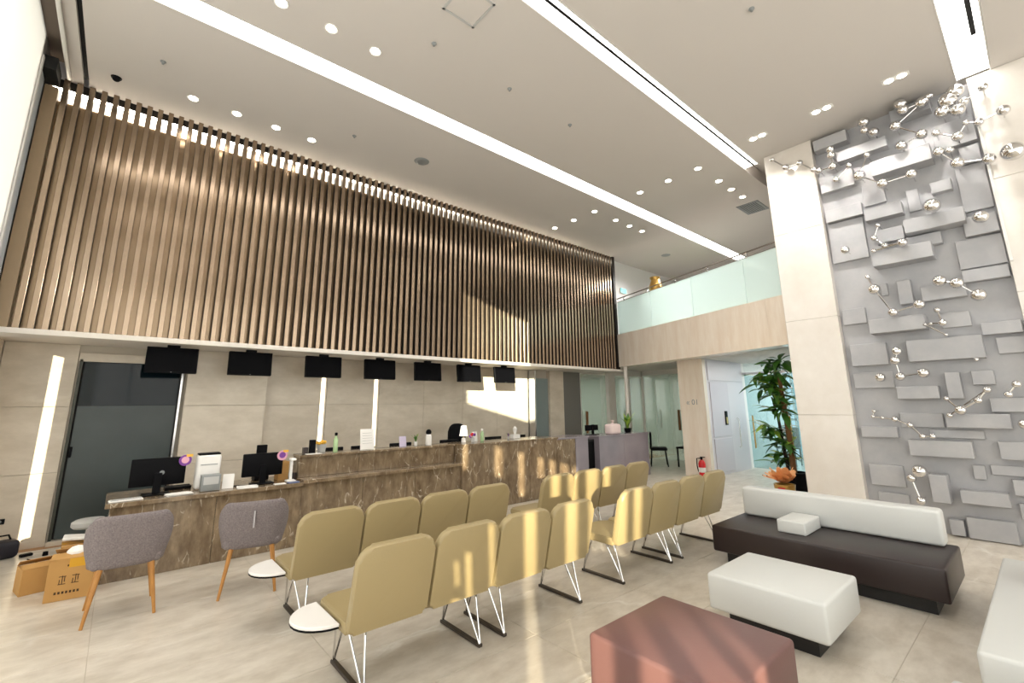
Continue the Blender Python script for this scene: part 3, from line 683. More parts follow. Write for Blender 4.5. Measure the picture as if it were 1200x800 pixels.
# ================================================================== COUNTERS
t = thing('reception_counter', 'long brown veined marble reception counter with a low desk end and a raised front', 'counter', (3.1, 6.6, 0))
o_ = Vector((3.1, 6.6, 0))
def cbox(x0, x1, y0, y1, z0, z1, r=0.004): return box(x0-o_.x, x1-o_.x, y0-o_.y, y1-o_.y, z0, z1, r, 1)
obj('low_desk_top', cbox(0.02, 1.80, 6.03, 6.85, 0.675, 0.72), m_counter, t)
for k, (a, b) in enumerate(((0.06, 0.93), (0.934, 1.80))): obj('front_panel', cbox(a, b, 6.08, 6.12, 0.0, 0.675), m_counter, t)
obj('end_panel', cbox(0.06, 0.10, 6.12, 6.80, 0, 0.675), m_counter, t)
for k in range(3):
    a = 1.803 + k*0.77; obj('front_panel', cbox(a, a+0.766, 6.10, 6.14, 0.0, 0.70), m_counter, t)
obj('customer_ledge', cbox(1.80, 4.11, 6.03, 6.32, 0.70, 0.745), m_counter, t)
for k in range(3):
    a = 1.803 + k*0.77; obj('upper_panel', cbox(a, a+0.766, 6.28, 6.32, 0.745, 0.985), m_counter, t)
for k in range(3):
    a = 4.113 + k*0.70; obj('tall_panel', cbox(a, a+0.696, 6.05, 6.10, 0.0, 0.985), m_counter, t)
obj('counter_top', cbox(1.80, 4.11, 6.24, 6.56, 0.985, 1.015), m_counter, t)
obj('counter_top', cbox(4.114, 6.22, 6.03, 6.56, 0.985, 1.015), m_counter, t)
obj('end_panel', cbox(1.80, 1.84, 6.34, 6.54, 0.72, 0.985), m_counter, t)
obj('end_panel', cbox(6.16, 6.20, 6.10, 6.54, 0.0, 0.985), m_counter, t)
obj('end_panel', cbox(4.113, 4.15, 6.101, 6.54, 0.0, 0.985), m_counter, t)
obj('staff_desk', cbox(1.86, 6.15, 6.33, 7.05, 0.68, 0.72), m_lightgrey, t)
for x in (1.9, 4.0, 6.05): obj('desk_support', cbox(x, x+0.05, 6.34, 7.0, 0, 0.68), m_midgrey, t)

t = thing('kiosk_counter', 'polished grey violet stone counter unit just past the end of the marble counter', 'counter', (6.85, 6.45, 0), 0)
obj('front_panel', box(-0.58, 0.02, -0.25, -0.2, 0, 0.95, 0.005, 1), m_counter, t); obj('front_panel', box(0.03, 0.40, -0.25, -0.2, 0, 0.95, 0.005, 1), m_lav, t)
obj('top', box(-0.60, 0.42, -0.27, 0.35, 0.95, 0.98, 0.004, 1), m_lav, t); obj('side_panel', box(0.36, 0.40, -0.2, 0.33, 0, 0.95), m_lav, t)
t = thing('kiosk_counter', 'polished grey violet stone counter unit carrying the gift bag and leafy plant', 'counter', (8.55, 6.5, 0), 0)
obj('front_panel', box(-0.85, 0.0, -0.22, -0.17, 0, 0.92, 0.005, 1), m_lav, t); obj('front_panel', box(0.008, 0.95, -0.22, -0.17, 0, 0.92, 0.005, 1), m_lav, t)
obj('top', box(-0.87, 0.97, -0.24, 0.40, 0.92, 0.95, 0.004, 1), m_lav, t)
for s in (-0.85, 0.90): obj('side_panel', box(s, s+0.05, -0.17, 0.38, 0, 0.92), m_lav, t)

# ================================================================== HANGING SCREENS
hs_x = (0.19, 1.11, 2.15, 3.11, 4.06, 5.0, 5.93)
hl = ['leftmost, before the dark glass door', 'second from the left', 'third from the left', 'fourth from the left', 'fifth from the left', 'sixth from the left', 'last, nearest the far end, by the sunlit wall']
def screen():
    t = thing('hanging_screen', '', 'screen', (0, 0, 0), 0, 'black screens hung over the counter')
    R = Matrix.Translation((0, 0, 2.43)) @ Matrix.Rotation(math.radians(-6), 4, 'X') @ Matrix.Translation((0, 0, -2.43))
    bmx = MB(); bmx.box(-0.28, 0.28, -0.03, 0.03, 2.07, 2.41, 0.006, 1, mtx=R); obj('housing', bmx, m_black, t)
    d = MB(); d.box(-0.265, 0.265, -0.033, -0.030, 2.085, 2.395, mtx=R); obj('display', d, mat('display_off', (0.003, 0.003, 0.004), 0.4, spec=0.05), t)
    obj('ceiling_bracket', box(-0.07, 0.07, -0.02, 0.02, 2.40, 2.446), m_black, t)
    obj('indicator', MB().box(-0.004, 0.004, -0.036, -0.033, 2.075, 2.082, mtx=R), m_lightgrey, t)
    return t
s_ = screen()
for k, x in enumerate(hs_x):
    o = s_ if k == 0 else dup(s_, (0, 0, 0))
    o.location = (x+0.28, 7.60, 0); o['label'] = 'black screen hung under the slatted screen, ' + hl[k]

# ================================================================== DESK ITEMS
def desk_monitor(loc_, rz, label, w=0.47, h=0.28, sticker=True, stand=True):
    """faces +y (the clerk); its back is towards the hall"""
    t = thing('desktop_monitor', label, 'monitor', loc_, rz)
    obj('housing', box(-w/2, w/2, -0.025, 0.02, 0.09, 0.09+h, 0.008, 2), m_black, t, True)
    obj('display', box(-w/2+0.012, w/2-0.012, 0.02, 0.023, 0.10, 0.08+h), MATS['display_off'], t)
    obj('neck', box(-0.035, 0.035, -0.05, -0.02, 0.012, 0.22, 0.006, 1), m_black, t)
    obj('foot', box(-0.12, 0.12, -0.11, 0.08, 0.0, 0.014, 0.006, 1), m_black, t)
    if sticker:
        mt = Matrix.Translation((w/2-0.015, -0.030, 0.09+h-0.04)) @ Matrix.Rotation(PI/2, 4, 'X')
        st = obj('round_sticker', MB().lathe([(0.058, -0.002), (0.058, 0.002)], 24, mtx=mt), m_pink if sticker == 2 else m_purple, t, label='round promotional sticker')
        obj('sticker_band', MB().lathe([(0.036, -0.001), (0.036, 0.001)], 20, mtx=Matrix.Translation((w/2-0.015, -0.0335, 0.09+h-0.036)) @ Matrix.Rotation(PI/2, 4, 'X')), m_purple if sticker == 2 else m_pink, st)
        obj('sticker_flag', box(w/2-0.01, w/2+0.05, -0.034, -0.033, 0.09+h-0.005, 0.09+h+0.022), m_yellow, st)
    return t
zd = 0.721
t = desk_monitor((0.41, 6.34, zd), 0.0, 'black desktop monitor with purple sticker at the left end of the low desk', sticker=1)
obj('emblem', MB().lathe([(0.022, -0.001), (0.022, 0.001)], 16, mtx=Matrix.Translation((0.03, -0.027, 0.22)) @ Matrix.Rotation(PI/2, 4, 'X')), m_midgrey, t)
desk_monitor((1.40, 6.30, zd), 0.0, 'black desktop monitor with pink sticker in the middle of the low desk', 0.43, 0.26, sticker=2)

def one(name, mb, m, loc_, label, cat, group=None, smooth=False, rz=0):
    o = obj(name, mb, m, None, smooth, loc_); o.rotation_euler = (0, 0, rz); return tag(o, label, cat, group)
# papers and keyboard by the first monitor
t = thing('keyboard', 'slim white keyboard lying at the left corner of the low desk', 'keyboard', (0.17, 6.12, zd), math.radians(4))
obj('tray', box(-0.13, 0.13, -0.055, 0.055, 0, 0.014, 0.004, 1), m_paper, t)
kb = MB()
for i in range(11):
    for j in range(4): kb.box(-0.118+i*0.022, -0.10+i*0.022, -0.045+j*0.024, -0.026+j*0.024, 0.014, 0.019)
ko = obj('key', kb, m_lightgrey, t); ko['kind'] = 'stuff'
def papers(name, loc_, w, d, n, label, rz=0, m=None):
    t = thing(name, label, 'papers', loc_, rz)
    for k in range(n):
        a = random.uniform(-.12, .12); mb_ = box(-w/2, w/2, -d/2, d/2, 0, 0.004)
        bmesh.ops.rotate(mb_.bm, verts=mb_.bm.verts, matrix=Matrix.Rotation(a, 3, 'Z')); obj('sheet', mb_, m or m_paper, t, loc=(random.uniform(-.015, .015), random.uniform(-.015, .015), k*0.0045))
    return t
papers('paper_stack', (0.60, 6.14, zd), 0.21, 0.15, 4, 'loose white papers beside the first monitor on the low desk', 0.2)
papers('paper_stack', (1.22, 6.12, zd), 0.20, 0.14, 3, 'loose white papers left of the second monitor foot', -0.2)
one('document_tray', box(-0.12, 0.12, -0.09, 0.09, 0, 0.03, 0.004, 1), m_black, (0.62, 6.62, zd), 'flat black document tray behind the papers by the first monitor', 'tray')
# printer, white with grey box and a leaning sheet in front
t = thing('printer', 'white rounded receipt printer with black top edge, between the two monitors', 'printer', (0.86, 6.42, zd), 0)
obj('body', box(-0.115, 0.115, -0.09, 0.09, 0, 0.37, 0.03, 4), m_paper, t, True); obj('lid', box(-0.105, 0.105, -0.08, 0.08, 0.365, 0.385, 0.006, 1), m_black, t)
obj('paper_slot', box(-0.08, 0.08, -0.094, -0.088, 0.26, 0.268), m_midgrey, t)
t = thing('card_terminal', 'grey boxy card terminal standing in front of the white printer', 'terminal', (0.87, 6.20, zd), 0)
obj('body', box(-0.09, 0.09, -0.06, 0.06, 0, 0.17, 0.008, 2), m_midgrey, t, True); obj('screen', box(-0.07, 0.07, -0.063, -0.059, 0.07, 0.15), m_lightgrey, t)
mb_ = MB(); mb_.box(-0.055, 0.055, -0.002, 0.002, 0, 0.16, mtx=Matrix.Rotation(math.radians(-20), 4, 'X')); one('leaning_sheet', mb_, m_paper, (1.04, 6.20, zd), 'white sheet leaning beside the grey card terminal', 'paper', rz=-0.2)
mb_ = MB()
for k in range(3): mb_.tube([(0.05*k, 0.02*k, 0.004), (0.05*k+0.03, -0.05, 0.012), (0.05*k+0.09, -0.03, 0.004)], 0.004, 6)
one('cable_bundle', mb_, m_black, (1.03, 6.30, zd), 'black cables lying on the low desk left of the second monitor', 'cable', smooth=True)
t = thing('desk_phone', 'black desk phone behind the second monitor', 'phone', (1.46, 6.66, zd)); obj('base', box(-0.08, 0.08, -0.09, 0.09, 0, 0.06, 0.01, 2), m_black, t, True); obj('stand_screen', box(-0.06, 0.06, 0.02, 0.05, 0.06, 0.42, 0.006, 1), m_black, t); obj('handset', box(-0.09, -0.04, -0.08, 0.08, 0.06, 0.09, 0.01, 2), m_black, t, True)
t = thing('document_camera', 'white upright document camera beside the raised counter end', 'camera', (1.70, 6.22, zd)); obj('base', box(-0.05, 0.05, -0.06, 0.06, 0, 0.02, 0.006, 1), m_paper, t); obj('post', box(-0.014, 0.014, -0.014, 0.014, 0.02, 0.26, 0.005, 1), m_paper, t); obj('head', box(-0.03, 0.03, -0.09, 0.015, 0.25, 0.275, 0.006, 1), m_paper, t)
t = thing('brown_folder_box', 'upright brown file box behind the white document camera', 'box', (1.66, 6.48, zd)); obj('body', box(-0.06, 0.06, -0.09, 0.09, 0, 0.22, 0.003, 1), m_card, t)
one('coaster_cup', MB().lathe([(0.03, 0), (0.036, 0.085), (0.032, 0.085), (0.028, 0.01)], 18), m_redbrown if False else m_darkbrown, (1.755, 6.30, zd), 'small dark brown cup against the end of the raised counter', 'cup', smooth=True)
t = thing('booklet', 'blue covered booklet lying at the right end of the low desk', 'booklet', (1.70, 6.09, zd), 0.05); obj('cover', box(-0.06, 0.06, -0.045, 0.045, 0, 0.012, 0.002, 1), m_blue, t); obj('title_band', box(-0.04, 0.045, -0.01, 0.02, 0.012, 0.0128), m_lightgrey, t)
one('card', box(-0.06, 0.06, -0.04, 0.04, 0, 0.006), m_paper, (1.555, 6.10, zd), 'white card lying left of the blue booklet', 'card')

zc = 1.016
one('speaker_box', box(-0.035, 0.035, -0.03, 0.03, 0, 0.17, 0.006, 2), m_black, (1.99, 6.42, zc), 'small black upright speaker at the left end of the raised counter', 'speaker')
one('brown_box', box(-0.03, 0.03, -0.03, 0.03, 0, 0.08, 0.003, 1), m_darkbrown, (1.90, 6.40, zc), 'little dark brown box left of the black speaker', 'box')
one('notice_sheet', box(-0.09, 0.09, -0.05, 0.05, 0, 0.005), m_paper, (1.98, 6.31, zc), 'white notice lying on the raised counter edge by the black speaker', 'paper')
t = thing('flower_basket', 'grey basket of yellow flowers beside the black speaker on the counter', 'basket', (2.14, 6.52, zc)); obj('pot', MB().lathe([(0.05, 0), (0.065, 0.10), (0.06, 0.10), (0.05, 0.02)], 16), m_lightgrey, t, True)
mb_ = MB()
for k in range(9): mb_.ball((random.uniform(-.05, .05), random.uniform(-.05, .05), 0.11+random.uniform(0, .03)), 0.022, 8, 6)
fo = obj('flowers', mb_, m_yellow, t, True); fo['kind'] = 'stuff'
def bottle(loc_, label, m, h, cap=m_black):
    t = thing('bottle', label, 'bottle', loc_)
    obj('body', MB().lathe([(0.028, 0), (0.03, 0.01), (0.03, h*0.62), (0.013, h*0.78), (0.013, h*0.86)], 18), m, t, True)
    obj('cap', MB().lathe([(0.018, h*0.84), (0.02, h*0.98), (0.012, h)], 14), cap, t, True); return t
bottle((2.285, 6.40, zc), 'pale green bottle with black cap on the counter near the grey basket', m_green, 0.25)
mb_ = MB(); mb_.box(-0.10, 0.10, -0.003, 0.003, 0, 0.28, mtx=Matrix.Rotation(math.radians(-8), 4, 'X')); t = thing('sign_holder', 'white upright notice board standing on the raised counter', 'sign', (2.73, 6.40, zc)); obj('sheet', mb_, m_paper, t); obj('foot', box(-0.07, 0.07, 0.0, 0.06, 0, 0.006), m_clear, t)
for k in range(5): 
    o = MB(); o.box(-0.07, 0.07, -0.0045, -0.0035, 0.22-0.035*k, 0.226-0.035*k, mtx=Matrix.Rotation(math.radians(-8), 4, 'X')); obj('text_line', o, m_lightgrey, t)
mt_lbl = ['black screen top showing over the counter, left of the white notice board', 'black screen top behind the counter, right beside the notice board', 'black screen top behind the counter, left of the white soap bottle', 'black screen top behind the counter, between white soap bottle and glowing cup', 'black screen top behind the counter, in the sunlit stretch', 'black screen top behind the counter, at its far end']
for k, (a, b) in enumerate(((2.06, 2.30), (2.42, 2.68), (3.02, 3.38), (3.92, 4.26), (4.86, 5.22), (5.82, 6.14))):
    desk_monitor(((a+b)/2+(0.22 if k < 5 else -0.10), 6.76, 0.721), 0, mt_lbl[k], b-a, 0.235, sticker=0)
t = thing('photo_stand', 'lavender photo stand on the counter right of the notice board', 'stand', (3.28, 6.40, zc)); obj('panel', MB().box(-0.055, 0.055, -0.004, 0.004, 0, 0.15, mtx=Matrix.Rotation(math.radians(-10), 4, 'X')), mat('lavender', s2l(200,190,214), 0.5), t); obj('prop', box(-0.02, 0.02, 0.0, 0.05, 0, 0.004), m_lightgrey, t)
def small_plant(loc_, label, h, n, m=m_leaf, pot=m_paper, pr=0.035, ph=0.06, lw=0.018):
    t = thing('potted_plant', label, 'plant', loc_)
    obj('pot', MB().lathe([(pr*0.75, 0), (pr, ph), (pr*0.88, ph), (pr*0.7, 0.01)], 16), pot, t, True)
    for k in range(n):
        a = 2*PI*k/n + random.uniform(-.3, .3); sp = random.uniform(.35, .75)*h*0.6; hh = h*random.uniform(.7, 1.0)
        rows = []
        for s in range(6):
            f = s/5; c = Vector((math.cos(a)*sp*f**1.5, math.sin(a)*sp*f**1.5, ph*0.9 + (hh-ph)*(f - 0.25*f*f)/0.75)); wv = Vector((-math.sin(a), math.cos(a), 0))*lw*math.sin(PI*(0.12+0.86*f))
            rows.append([c-wv, c + Vector((0, 0, -lw*0.3)), c+wv])
        obj('leaf', MB().grid(rows), m if k % 3 else m_leafl, t, True)
    return t
small_plant((3.49, 6.40, zc), 'tiny potted plant left of the white soap bottle', 0.19, 7, pr=0.028, ph=0.06, lw=0.012)
t = thing('bottle', 'white soap bottle with round black cap on the raised counter', 'bottle', (3.71, 6.40, zc)); obj('body', MB().lathe([(0.045, 0), (0.048, 0.01), (0.046, 0.14), (0.03, 0.16)], 20), m_paper, t, True); obj('cap', MB().ball((0, 0, 0.19), 0.045, 16, 10), m_black, t, True)
t = thing('sunlit_cup', 'white cup on the counter under the sixth hanging screen, sunlight put in as glow', 'lamp', (4.38, 6.42, zc)); obj('base', MB().lathe([(0.04, 0), (0.035, 0.06), (0.015, 0.07)], 16), m_paper, t, True); obj('shade', MB().lathe([(0.07, 0.10), (0.045, 0.26), (0.0, 0.27)], 20), mat('sunlit_glow', (1, 1, 1), 0.6, emit=(1.0, 0.93, 0.82), es=0.9), t, True); obj('stem', MB().lathe([(0.008, 0.06), (0.008, 0.12)], 8), m_gold, t)  # sunlight on the white cup is put in as emission
t = thing('flower_vase', 'small vase of purple and pink flowers beside the white cup', 'flowers', (4.52, 6.36, zc)); obj('vase', MB().lathe([(0.025, 0), (0.032, 0.05), (0.022, 0.07)], 14), m_lightgrey, t, True)
for k in range(6):
    obj('flower', MB().ball((random.uniform(-.05, .05), random.uniform(-.03, .03), 0.08+random.uniform(0, .05)), 0.026, 10, 7), (m_purple, m_redribbon, m_pink)[k % 3], t, True)
one('acrylic_sign', MB().box(-0.045, 0.045, -0.004, 0.004, 0, 0.16, mtx=Matrix.Rotation(math.radians(-8), 4, 'X')), m_paper, (4.60, 6.40, zc), 'small white sign card between the flowers and the green bottle', 'sign')
bottle((4.73, 6.38, zc), 'pale green pump bottle at the sunlit stretch of counter', m_green, 0.20, m_paper)
t = thing('office_chair', 'black high office chair behind the counter by the green pump bottle', 'chair', (4.86, 7.32, 0)); obj('backrest', soft_slab(rounded(0.36, 0.62, 0.14, 0.08), 0.06, 0.02, Matrix(((1, 0, 0, -0.18), (0, 0, -1, 0.06), (0, 1, 0, 0.66), (0, 0, 0, 1)))), m_black, t, True); obj('seat', box(-0.24, 0.24, -0.42, 0.04, 0.44, 0.52, 0.03, 3), m_black, t, True); obj('post', MB().tube([(0, -0.19, 0.08), (0, -0.19, 0.45)], 0.03, 10), m_black, t, True)
sp_ = MB()
for k in range(5): a = 2*PI*k/5; sp_.tube([(0, -0.19, 0.09), (0.27*math.cos(a), -0.19+0.27*math.sin(a), 0.03)], 0.018, 6)
obj('star_base', sp_, m_black, t, True); obj('spine', box(-0.03, 0.03, 0.02, 0.06, 0.46, 0.75), m_black, t)
t = thing('tissue_box', 'white tissue box with a raised tissue near the far end of the counter', 'tissue box', (5.50, 6.42, zc)); obj('box', box(-0.08, 0.08, -0.05, 0.05, 0, 0.07, 0.004, 1), m_paper, t); obj('tissue', MB().lathe([(0.015, 0.07), (0.03, 0.11), (0.04, 0.17), (0.012, 0.21)], 7), m_paper, t, True)
small_plant((5.36, 6.44, zc), 'tiny purple leaved plant left of the tissue box', 0.11, 6, m_purple, m_lightgrey, 0.025, 0.04, 0.012)

# kiosk items
zk = 0.951
t = thing('gift_bag', 'pale pink paper bag bulging on the grey violet counter', 'bag', (8.36, 6.42, zk)); obj('body', box(-0.19, 0.19, -0.10, 0.10, 0, 0.22, 0.05, 4), mat('pale_pink', s2l(236,216,214), 0.7), t, True); obj('tie', MB().lathe([(0.05, 0.2), (0.02, 0.25), (0.045, 0.30)], 12), MATS['pale_pink'], t, True)
small_plant((9.05, 6.52, zk), 'leafy green plant with broad yellowish leaves on the grey violet counter', 0.46, 13, m_leaf, m_black, 0.09, 0.10, 0.045)
desk_monitor((7.92, 6.66, zk), 0, 'black monitor at the near end of the gift bag counter', 0.40, 0.12, 0)
t = thing('pedestal', 'narrow black cabinet filling the gap between the two stone counter units', 'cabinet', (7.48, 6.6, 0)); obj('body', box(-0.20, 0.20, -0.2, 0.3, 0, 0.88, 0.004, 1), m_blackmat, t); obj('door', box(-0.18, 0.18, -0.21, -0.2, 0.04, 0.84), m_black, t)
# ================================================================== FLOOR ITEMS LEFT
def carton(name, label, loc_, rz, w, d, h, marks=True, flaps=True):
    t = thing(name, label, 'box', loc_, rz)
    obj('body', box(-w/2, w/2, -d/2, d/2, 0, h, 0.003, 1), m_card, t)
    if flaps:
        for s in (-1, 1):
            f = MB(); f.box(-w/2, w/2, 0, d*0.42, -0.002, 0.002, mtx=Matrix.Translation((0, s*d/2, h+0.003)) @ Matrix.Rotation((0.25 if s < 0 else PI-0.5), 4, 'X')); obj('flap', f, m_card, t)
    if marks:
        m = MB(); y = -d/2-0.0006
        for k in range(7): m.box(-0.09+k*0.024, -0.075+k*0.024, y, y+0.0006, 0.055, 0.075)
        for k in range(2):
            cx = -0.05+0.085*k
            m.box(cx-0.024, cx+0.024, y, y+0.0006, 0.19, 0.196); m.box(cx-0.003, cx+0.003, y, y+0.0006, 0.13, 0.2); m.box(cx-0.024, cx+0.024, y, y+0.0006, 0.13, 0.136); m.box(cx-0.02, cx-0.014, y, y+0.0006, 0.136, 0.17); m.box(cx+0.012, cx+0.018, y, y+0.0006, 0.15, 0.19)
        for k in range(3): m.box(-0.03+k*0.03, -0.015+k*0.03, y, y+0.0006, 0.27, 0.285)
        p = obj('printed_marks', m, m_ink, t); p['kind'] = 'stuff'
    return t
t = carton('cardboard_box', 'open cardboard box with printed marks and yellow tape, in front of the other boxes', (-0.12, 5.95, 0), math.radians(-6), 0.30, 0.26, 0.33)
obj('tape', box(-0.02, 0.151, -0.132, -0.1305, 0.26, 0.331), m_tape, t); obj('packing_paper', MB().ball((0, 0, 0.33), 0.08, 9, 6), m_paper, t)
carton('cardboard_box', 'smaller cardboard box at the left, behind the printed one', (-0.385, 6.33, 0), math.radians(14), 0.22, 0.24, 0.21, False)
t = carton('cardboard_box', 'cardboard box with white foam sheet on top, half hidden behind the grey tub chair', (-0.12, 6.44, 0), 0.05, 0.26, 0.24, 0.34, False, False)
obj('tape', box(-0.131, 0.131, -0.03, 0.03, 0.34, 0.342), m_tape, t)
one('foam_sheet', MB().box(-0.13, 0.13, -0.09, 0.09, 0, 0.025, 0.006, 1, mtx=Matrix.Rotation(0.12, 4, 'Y')), m_paper, (-0.12, 6.44, 0.37), 'white foam sheet lying on the half hidden cardboard box', 'foam')
t = thing('tote_bag', 'slumped black bag on the floor at the far left wall', 'bag', (-0.80, 7.86, 0), 0.3)
obj('body', box(-0.14, 0.14, -0.10, 0.10, 0, 0.19, 0.05, 4), mat('bag_navy', s2l(20,18,30), 0.5), t, True); obj('handle', MB().tube([(-0.08, 0, 0.17), (-0.05, 0, 0.24), (0.05, 0, 0.24), (0.08, 0, 0.17)], 0.01, 8), m_black, t, True)
one('power_adapter', box(-0.05, 0.05, -0.03, 0.03, 0, 0.03, 0.006, 1), m_black, (-0.58, 7.80, 0), 'little black power adapter on the floor right of the bag', 'adapter', rz=0.4)
one('door_stop', MB().lathe([(0.025, 0), (0.022, 0.04), (0.0, 0.045)], 12), m_black, (-0.42, 7.70, 0), 'small black door stop on the floor before the dark door', 'door stop', smooth=True)
mb_ = MB(); mb_.tube([(-0.52, 6.55, 0.006), (-0.46, 6.75, 0.006), (-0.40, 7.05, 0.006), (-0.44, 7.35, 0.006), (-0.55, 7.62, 0.006)], 0.006, 6)
one('cable', mb_, m_black, (0, 0, 0), 'thin black cable trailing over the floor behind the cardboard boxes', 'cable', smooth=True)
t = thing('wall_socket', 'small dark wall socket low on the stone wall above the black bag', 'socket', (-0.88, YW-0.034, 0.34)); obj('plate', box(-0.04, 0.04, -0.006, 0.0, -0.03, 0.03, 0.002, 1), m_black, t); obj('outlet', MB().lathe([(0.016, 0), (0.016, 0.003)], 12, mtx=Matrix.Translation((0, -0.006, 0)) @ Matrix.Rotation(PI/2, 4, 'X')), m_midgrey, t)
t = thing('grey_stool', 'light grey round stool seat just left of the low desk end', 'stool', (-0.08, 7.05, 0)); obj('seat', MB().lathe([(0.13, 0.36), (0.15, 0.38), (0.15, 0.42), (0.12, 0.44), (0.0, 0.445)], 24), m_lightgrey, t, True); obj('post', MB().tube([(0, 0, 0.02), (0, 0, 0.37)], 0.025, 10), m_steel, t, True); obj('base', MB().lathe([(0.14, 0), (0.14, 0.015), (0.03, 0.03)], 20), m_steel, t, True)

# ================================================================== HALL ITEMS
t = thing('fire_extinguisher', 'red fire extinguisher standing at the foot of the hall marble pier', 'extinguisher', (9.86, 5.20, 0))
obj('cylinder', MB().lathe([(0.07, 0), (0.075, 0.02), (0.075, 0.30), (0.05, 0.36), (0.022, 0.38)], 20), m_extred, t, True)
v_ = obj('valve', MB().lathe([(0.022, 0.38), (0.03, 0.41), (0.012, 0.44)], 12), m_black, t, True); obj('lever', box(-0.015, 0.015, -0.08, 0.03, 0.43, 0.445), m_black, v_)
obj('hose', MB().tube([(0, 0.02, 0.41), (0, 0.11, 0.40), (0, 0.115, 0.25), (0, 0.09, 0.12)], 0.012, 8), m_black, t, True); obj('label', MB().lathe([(0.0765, 0.12), (0.0765, 0.22)], 20), m_paper, t, True)
t = thing('card_reader', 'dark card reader with gold keypad on the white lift block', 'card reader', (10.90, 5.044, 1.25)); obj('body', box(-0.055, 0.055, -0.025, 0.0, -0.16, 0.16, 0.006, 1), m_black, t); obj('keypad', box(-0.035, 0.035, -0.028, -0.025, -0.13, 0.02), m_gold, t)
def text(body, size, loc_, rot, m, parent):
    cu = bpy.data.curves.new('lettering', 'FONT'); cu.body = body; cu.size = size; cu.extrude = 0.001; cu.align_x = 'CENTER'; cu.align_y = 'CENTER'
    o = bpy.data.objects.new('lettering', cu); C.objects.link(o); dg = bpy.context.evaluated_depsgraph_get()
    me = bpy.data.meshes.new_from_object(o.evaluated_get(dg)); bpy.data.objects.remove(o); me.materials.clear(); me.materials.append(m)
    r = bpy.data.objects.new('lettering', me); C.objects.link(r); r.location = loc_; r.rotation_euler = rot; r.parent = parent; return r
text('\u00ab 01', 0.17, (9.997, 5.37, 1.62), (PI/2, 0, -PI/2), m_midgrey, pier)
# black desk and chair seen past the pier
t = thing('office_chair', 'black office chair beyond the stone counters, by the mint glass', 'chair', (10.95, 6.95, 0), 0.6)
obj('backrest', box(-0.2, 0.2, 0.16, 0.21, 0.5, 0.86, 0.03, 3), m_black, t, True); obj('seat', box(-0.23, 0.23, -0.22, 0.2, 0.4, 0.47, 0.03, 3), m_black, t, True); obj('spine', box(-0.03, 0.03, 0.17, 0.22, 0.42, 0.6), m_black, t)
for sx in (-1, 1):
    for sy in (-1, 1): obj('leg', MB().tube([(sx*0.17, sy*0.17, 0.41), (sx*0.21, sy*0.21, 0)], 0.015, 8), m_black, t, True)
t = thing('side_table', 'black side table showing beside the hall marble pier', 'table', (11.35, 6.25, 0)); obj('tabletop', box(-0.3, 0.3, -0.25, 0.25, 0.46, 0.50, 0.006, 1), m_black, t)
for sx in (-1, 1):
    for sy in (-1, 1): obj('leg', box(sx*0.27-0.015, sx*0.27+0.015, sy*0.22-0.015, sy*0.22+0.015, 0, 0.46), m_black, t)
t = thing('hall_chair', 'dark chair standing behind the glass entrance doors', 'chair', (13.3, 4.6, 0)); obj('backrest', box(0.2, 0.25, -0.22, 0.22, 0.45, 0.95, 0.02, 2), m_black, t, True); obj('seat', box(-0.22, 0.22, -0.22, 0.22, 0.42, 0.48, 0.02, 2), m_black, t, True)
for sx in (-1, 1):
    for sy in (-1, 1): obj('leg', box(sx*0.2-0.015, sx*0.2+0.015, sy*0.2-0.015, sy*0.2+0.015, 0, 0.42), m_black, t)
# tall plant beside the column
t = thing('potted_tree', 'tall leafy indoor tree in a dark pot between the marble column and glass doors', 'plant', (9.25, 3.16, 0))
obj('pot', MB().lathe([(0.17, 0), (0.22, 0.38), (0.20, 0.38), (0.17, 0.34)], 24), m_black, t, True)
obj('trunk', MB().tube([(0, 0, 0.3), (0.02, 0.01, 0.9), (-0.01, 0.02, 1.5), (0.0, 0.05, 2.1)], [0.05, 0.045, 0.04, 0.03], 10), m_bark, t, True)
obj('trunk', MB().tube([(0.06, 0.10, 0.3), (0.06, 0.14, 0.8), (0.03, 0.16, 1.3), (0.0, 0.22, 1.7)], [0.03, 0.03, 0.025, 0.015], 8), mat('bark_dark', s2l(50,38,28), 0.9), t, True)
def leaf_mesh(L, W, droop):
    rows = []
    for s in range(6):
        f = s/5; x = L*f; z = -droop*L*f*f; wv = W*math.sin(PI*(0.08+0.9*f))
        rows.append([(x, -wv, z+wv*0.25), (x, 0, z), (x, wv, z+wv*0.25)])
    return MB().grid(rows)
lm = [leaf_mesh(0.30, 0.050, 0.35).mesh('leaf', m_leaf, True), leaf_mesh(0.24, 0.045, 0.6).mesh('leaf', m_leaf, True), leaf_mesh(0.27, 0.045, 0.3).mesh('leaf', m_leafl, True)]
rnd = random.Random(3)
for (cy, cz, n, sp) in ((0.06, 2.22, 44, 0.16), (0.26, 1.98, 44, 0.16), (0.12, 1.75, 28, 0.12), (0.12, 1.45, 22, 0.1), (0.30, 1.12, 26, 0.09), (0.14, 0.85, 24, 0.1), (0.20, 0.60, 26, 0.1)):
    for k in range(n):
        o = link('leaf', rnd.choice(lm if cz > 1.7 and cz < 1.9 else lm[:2] + lm[:2] + lm), t, (rnd.uniform(-sp, sp), cy + rnd.uniform(-sp, sp), cz + rnd.uniform(-sp, sp)))
        o.rotation_euler = (rnd.uniform(-.6, .6), rnd.uniform(-.9, .5), rnd.uniform(0, 2*PI)); s = rnd.uniform(.8, 1.35); o.scale = (s, s, s)
t = thing('flower_arrangement', 'orange wrapped flower arrangement with red ribbon behind the sofa back', 'flowers', (8.46, 3.06, 0))
obj('pot', MB().lathe([(0.13, 0), (0.16, 0.28), (0.145, 0.28), (0.13, 0.24)], 20), m_gold, t, True)
pet = []
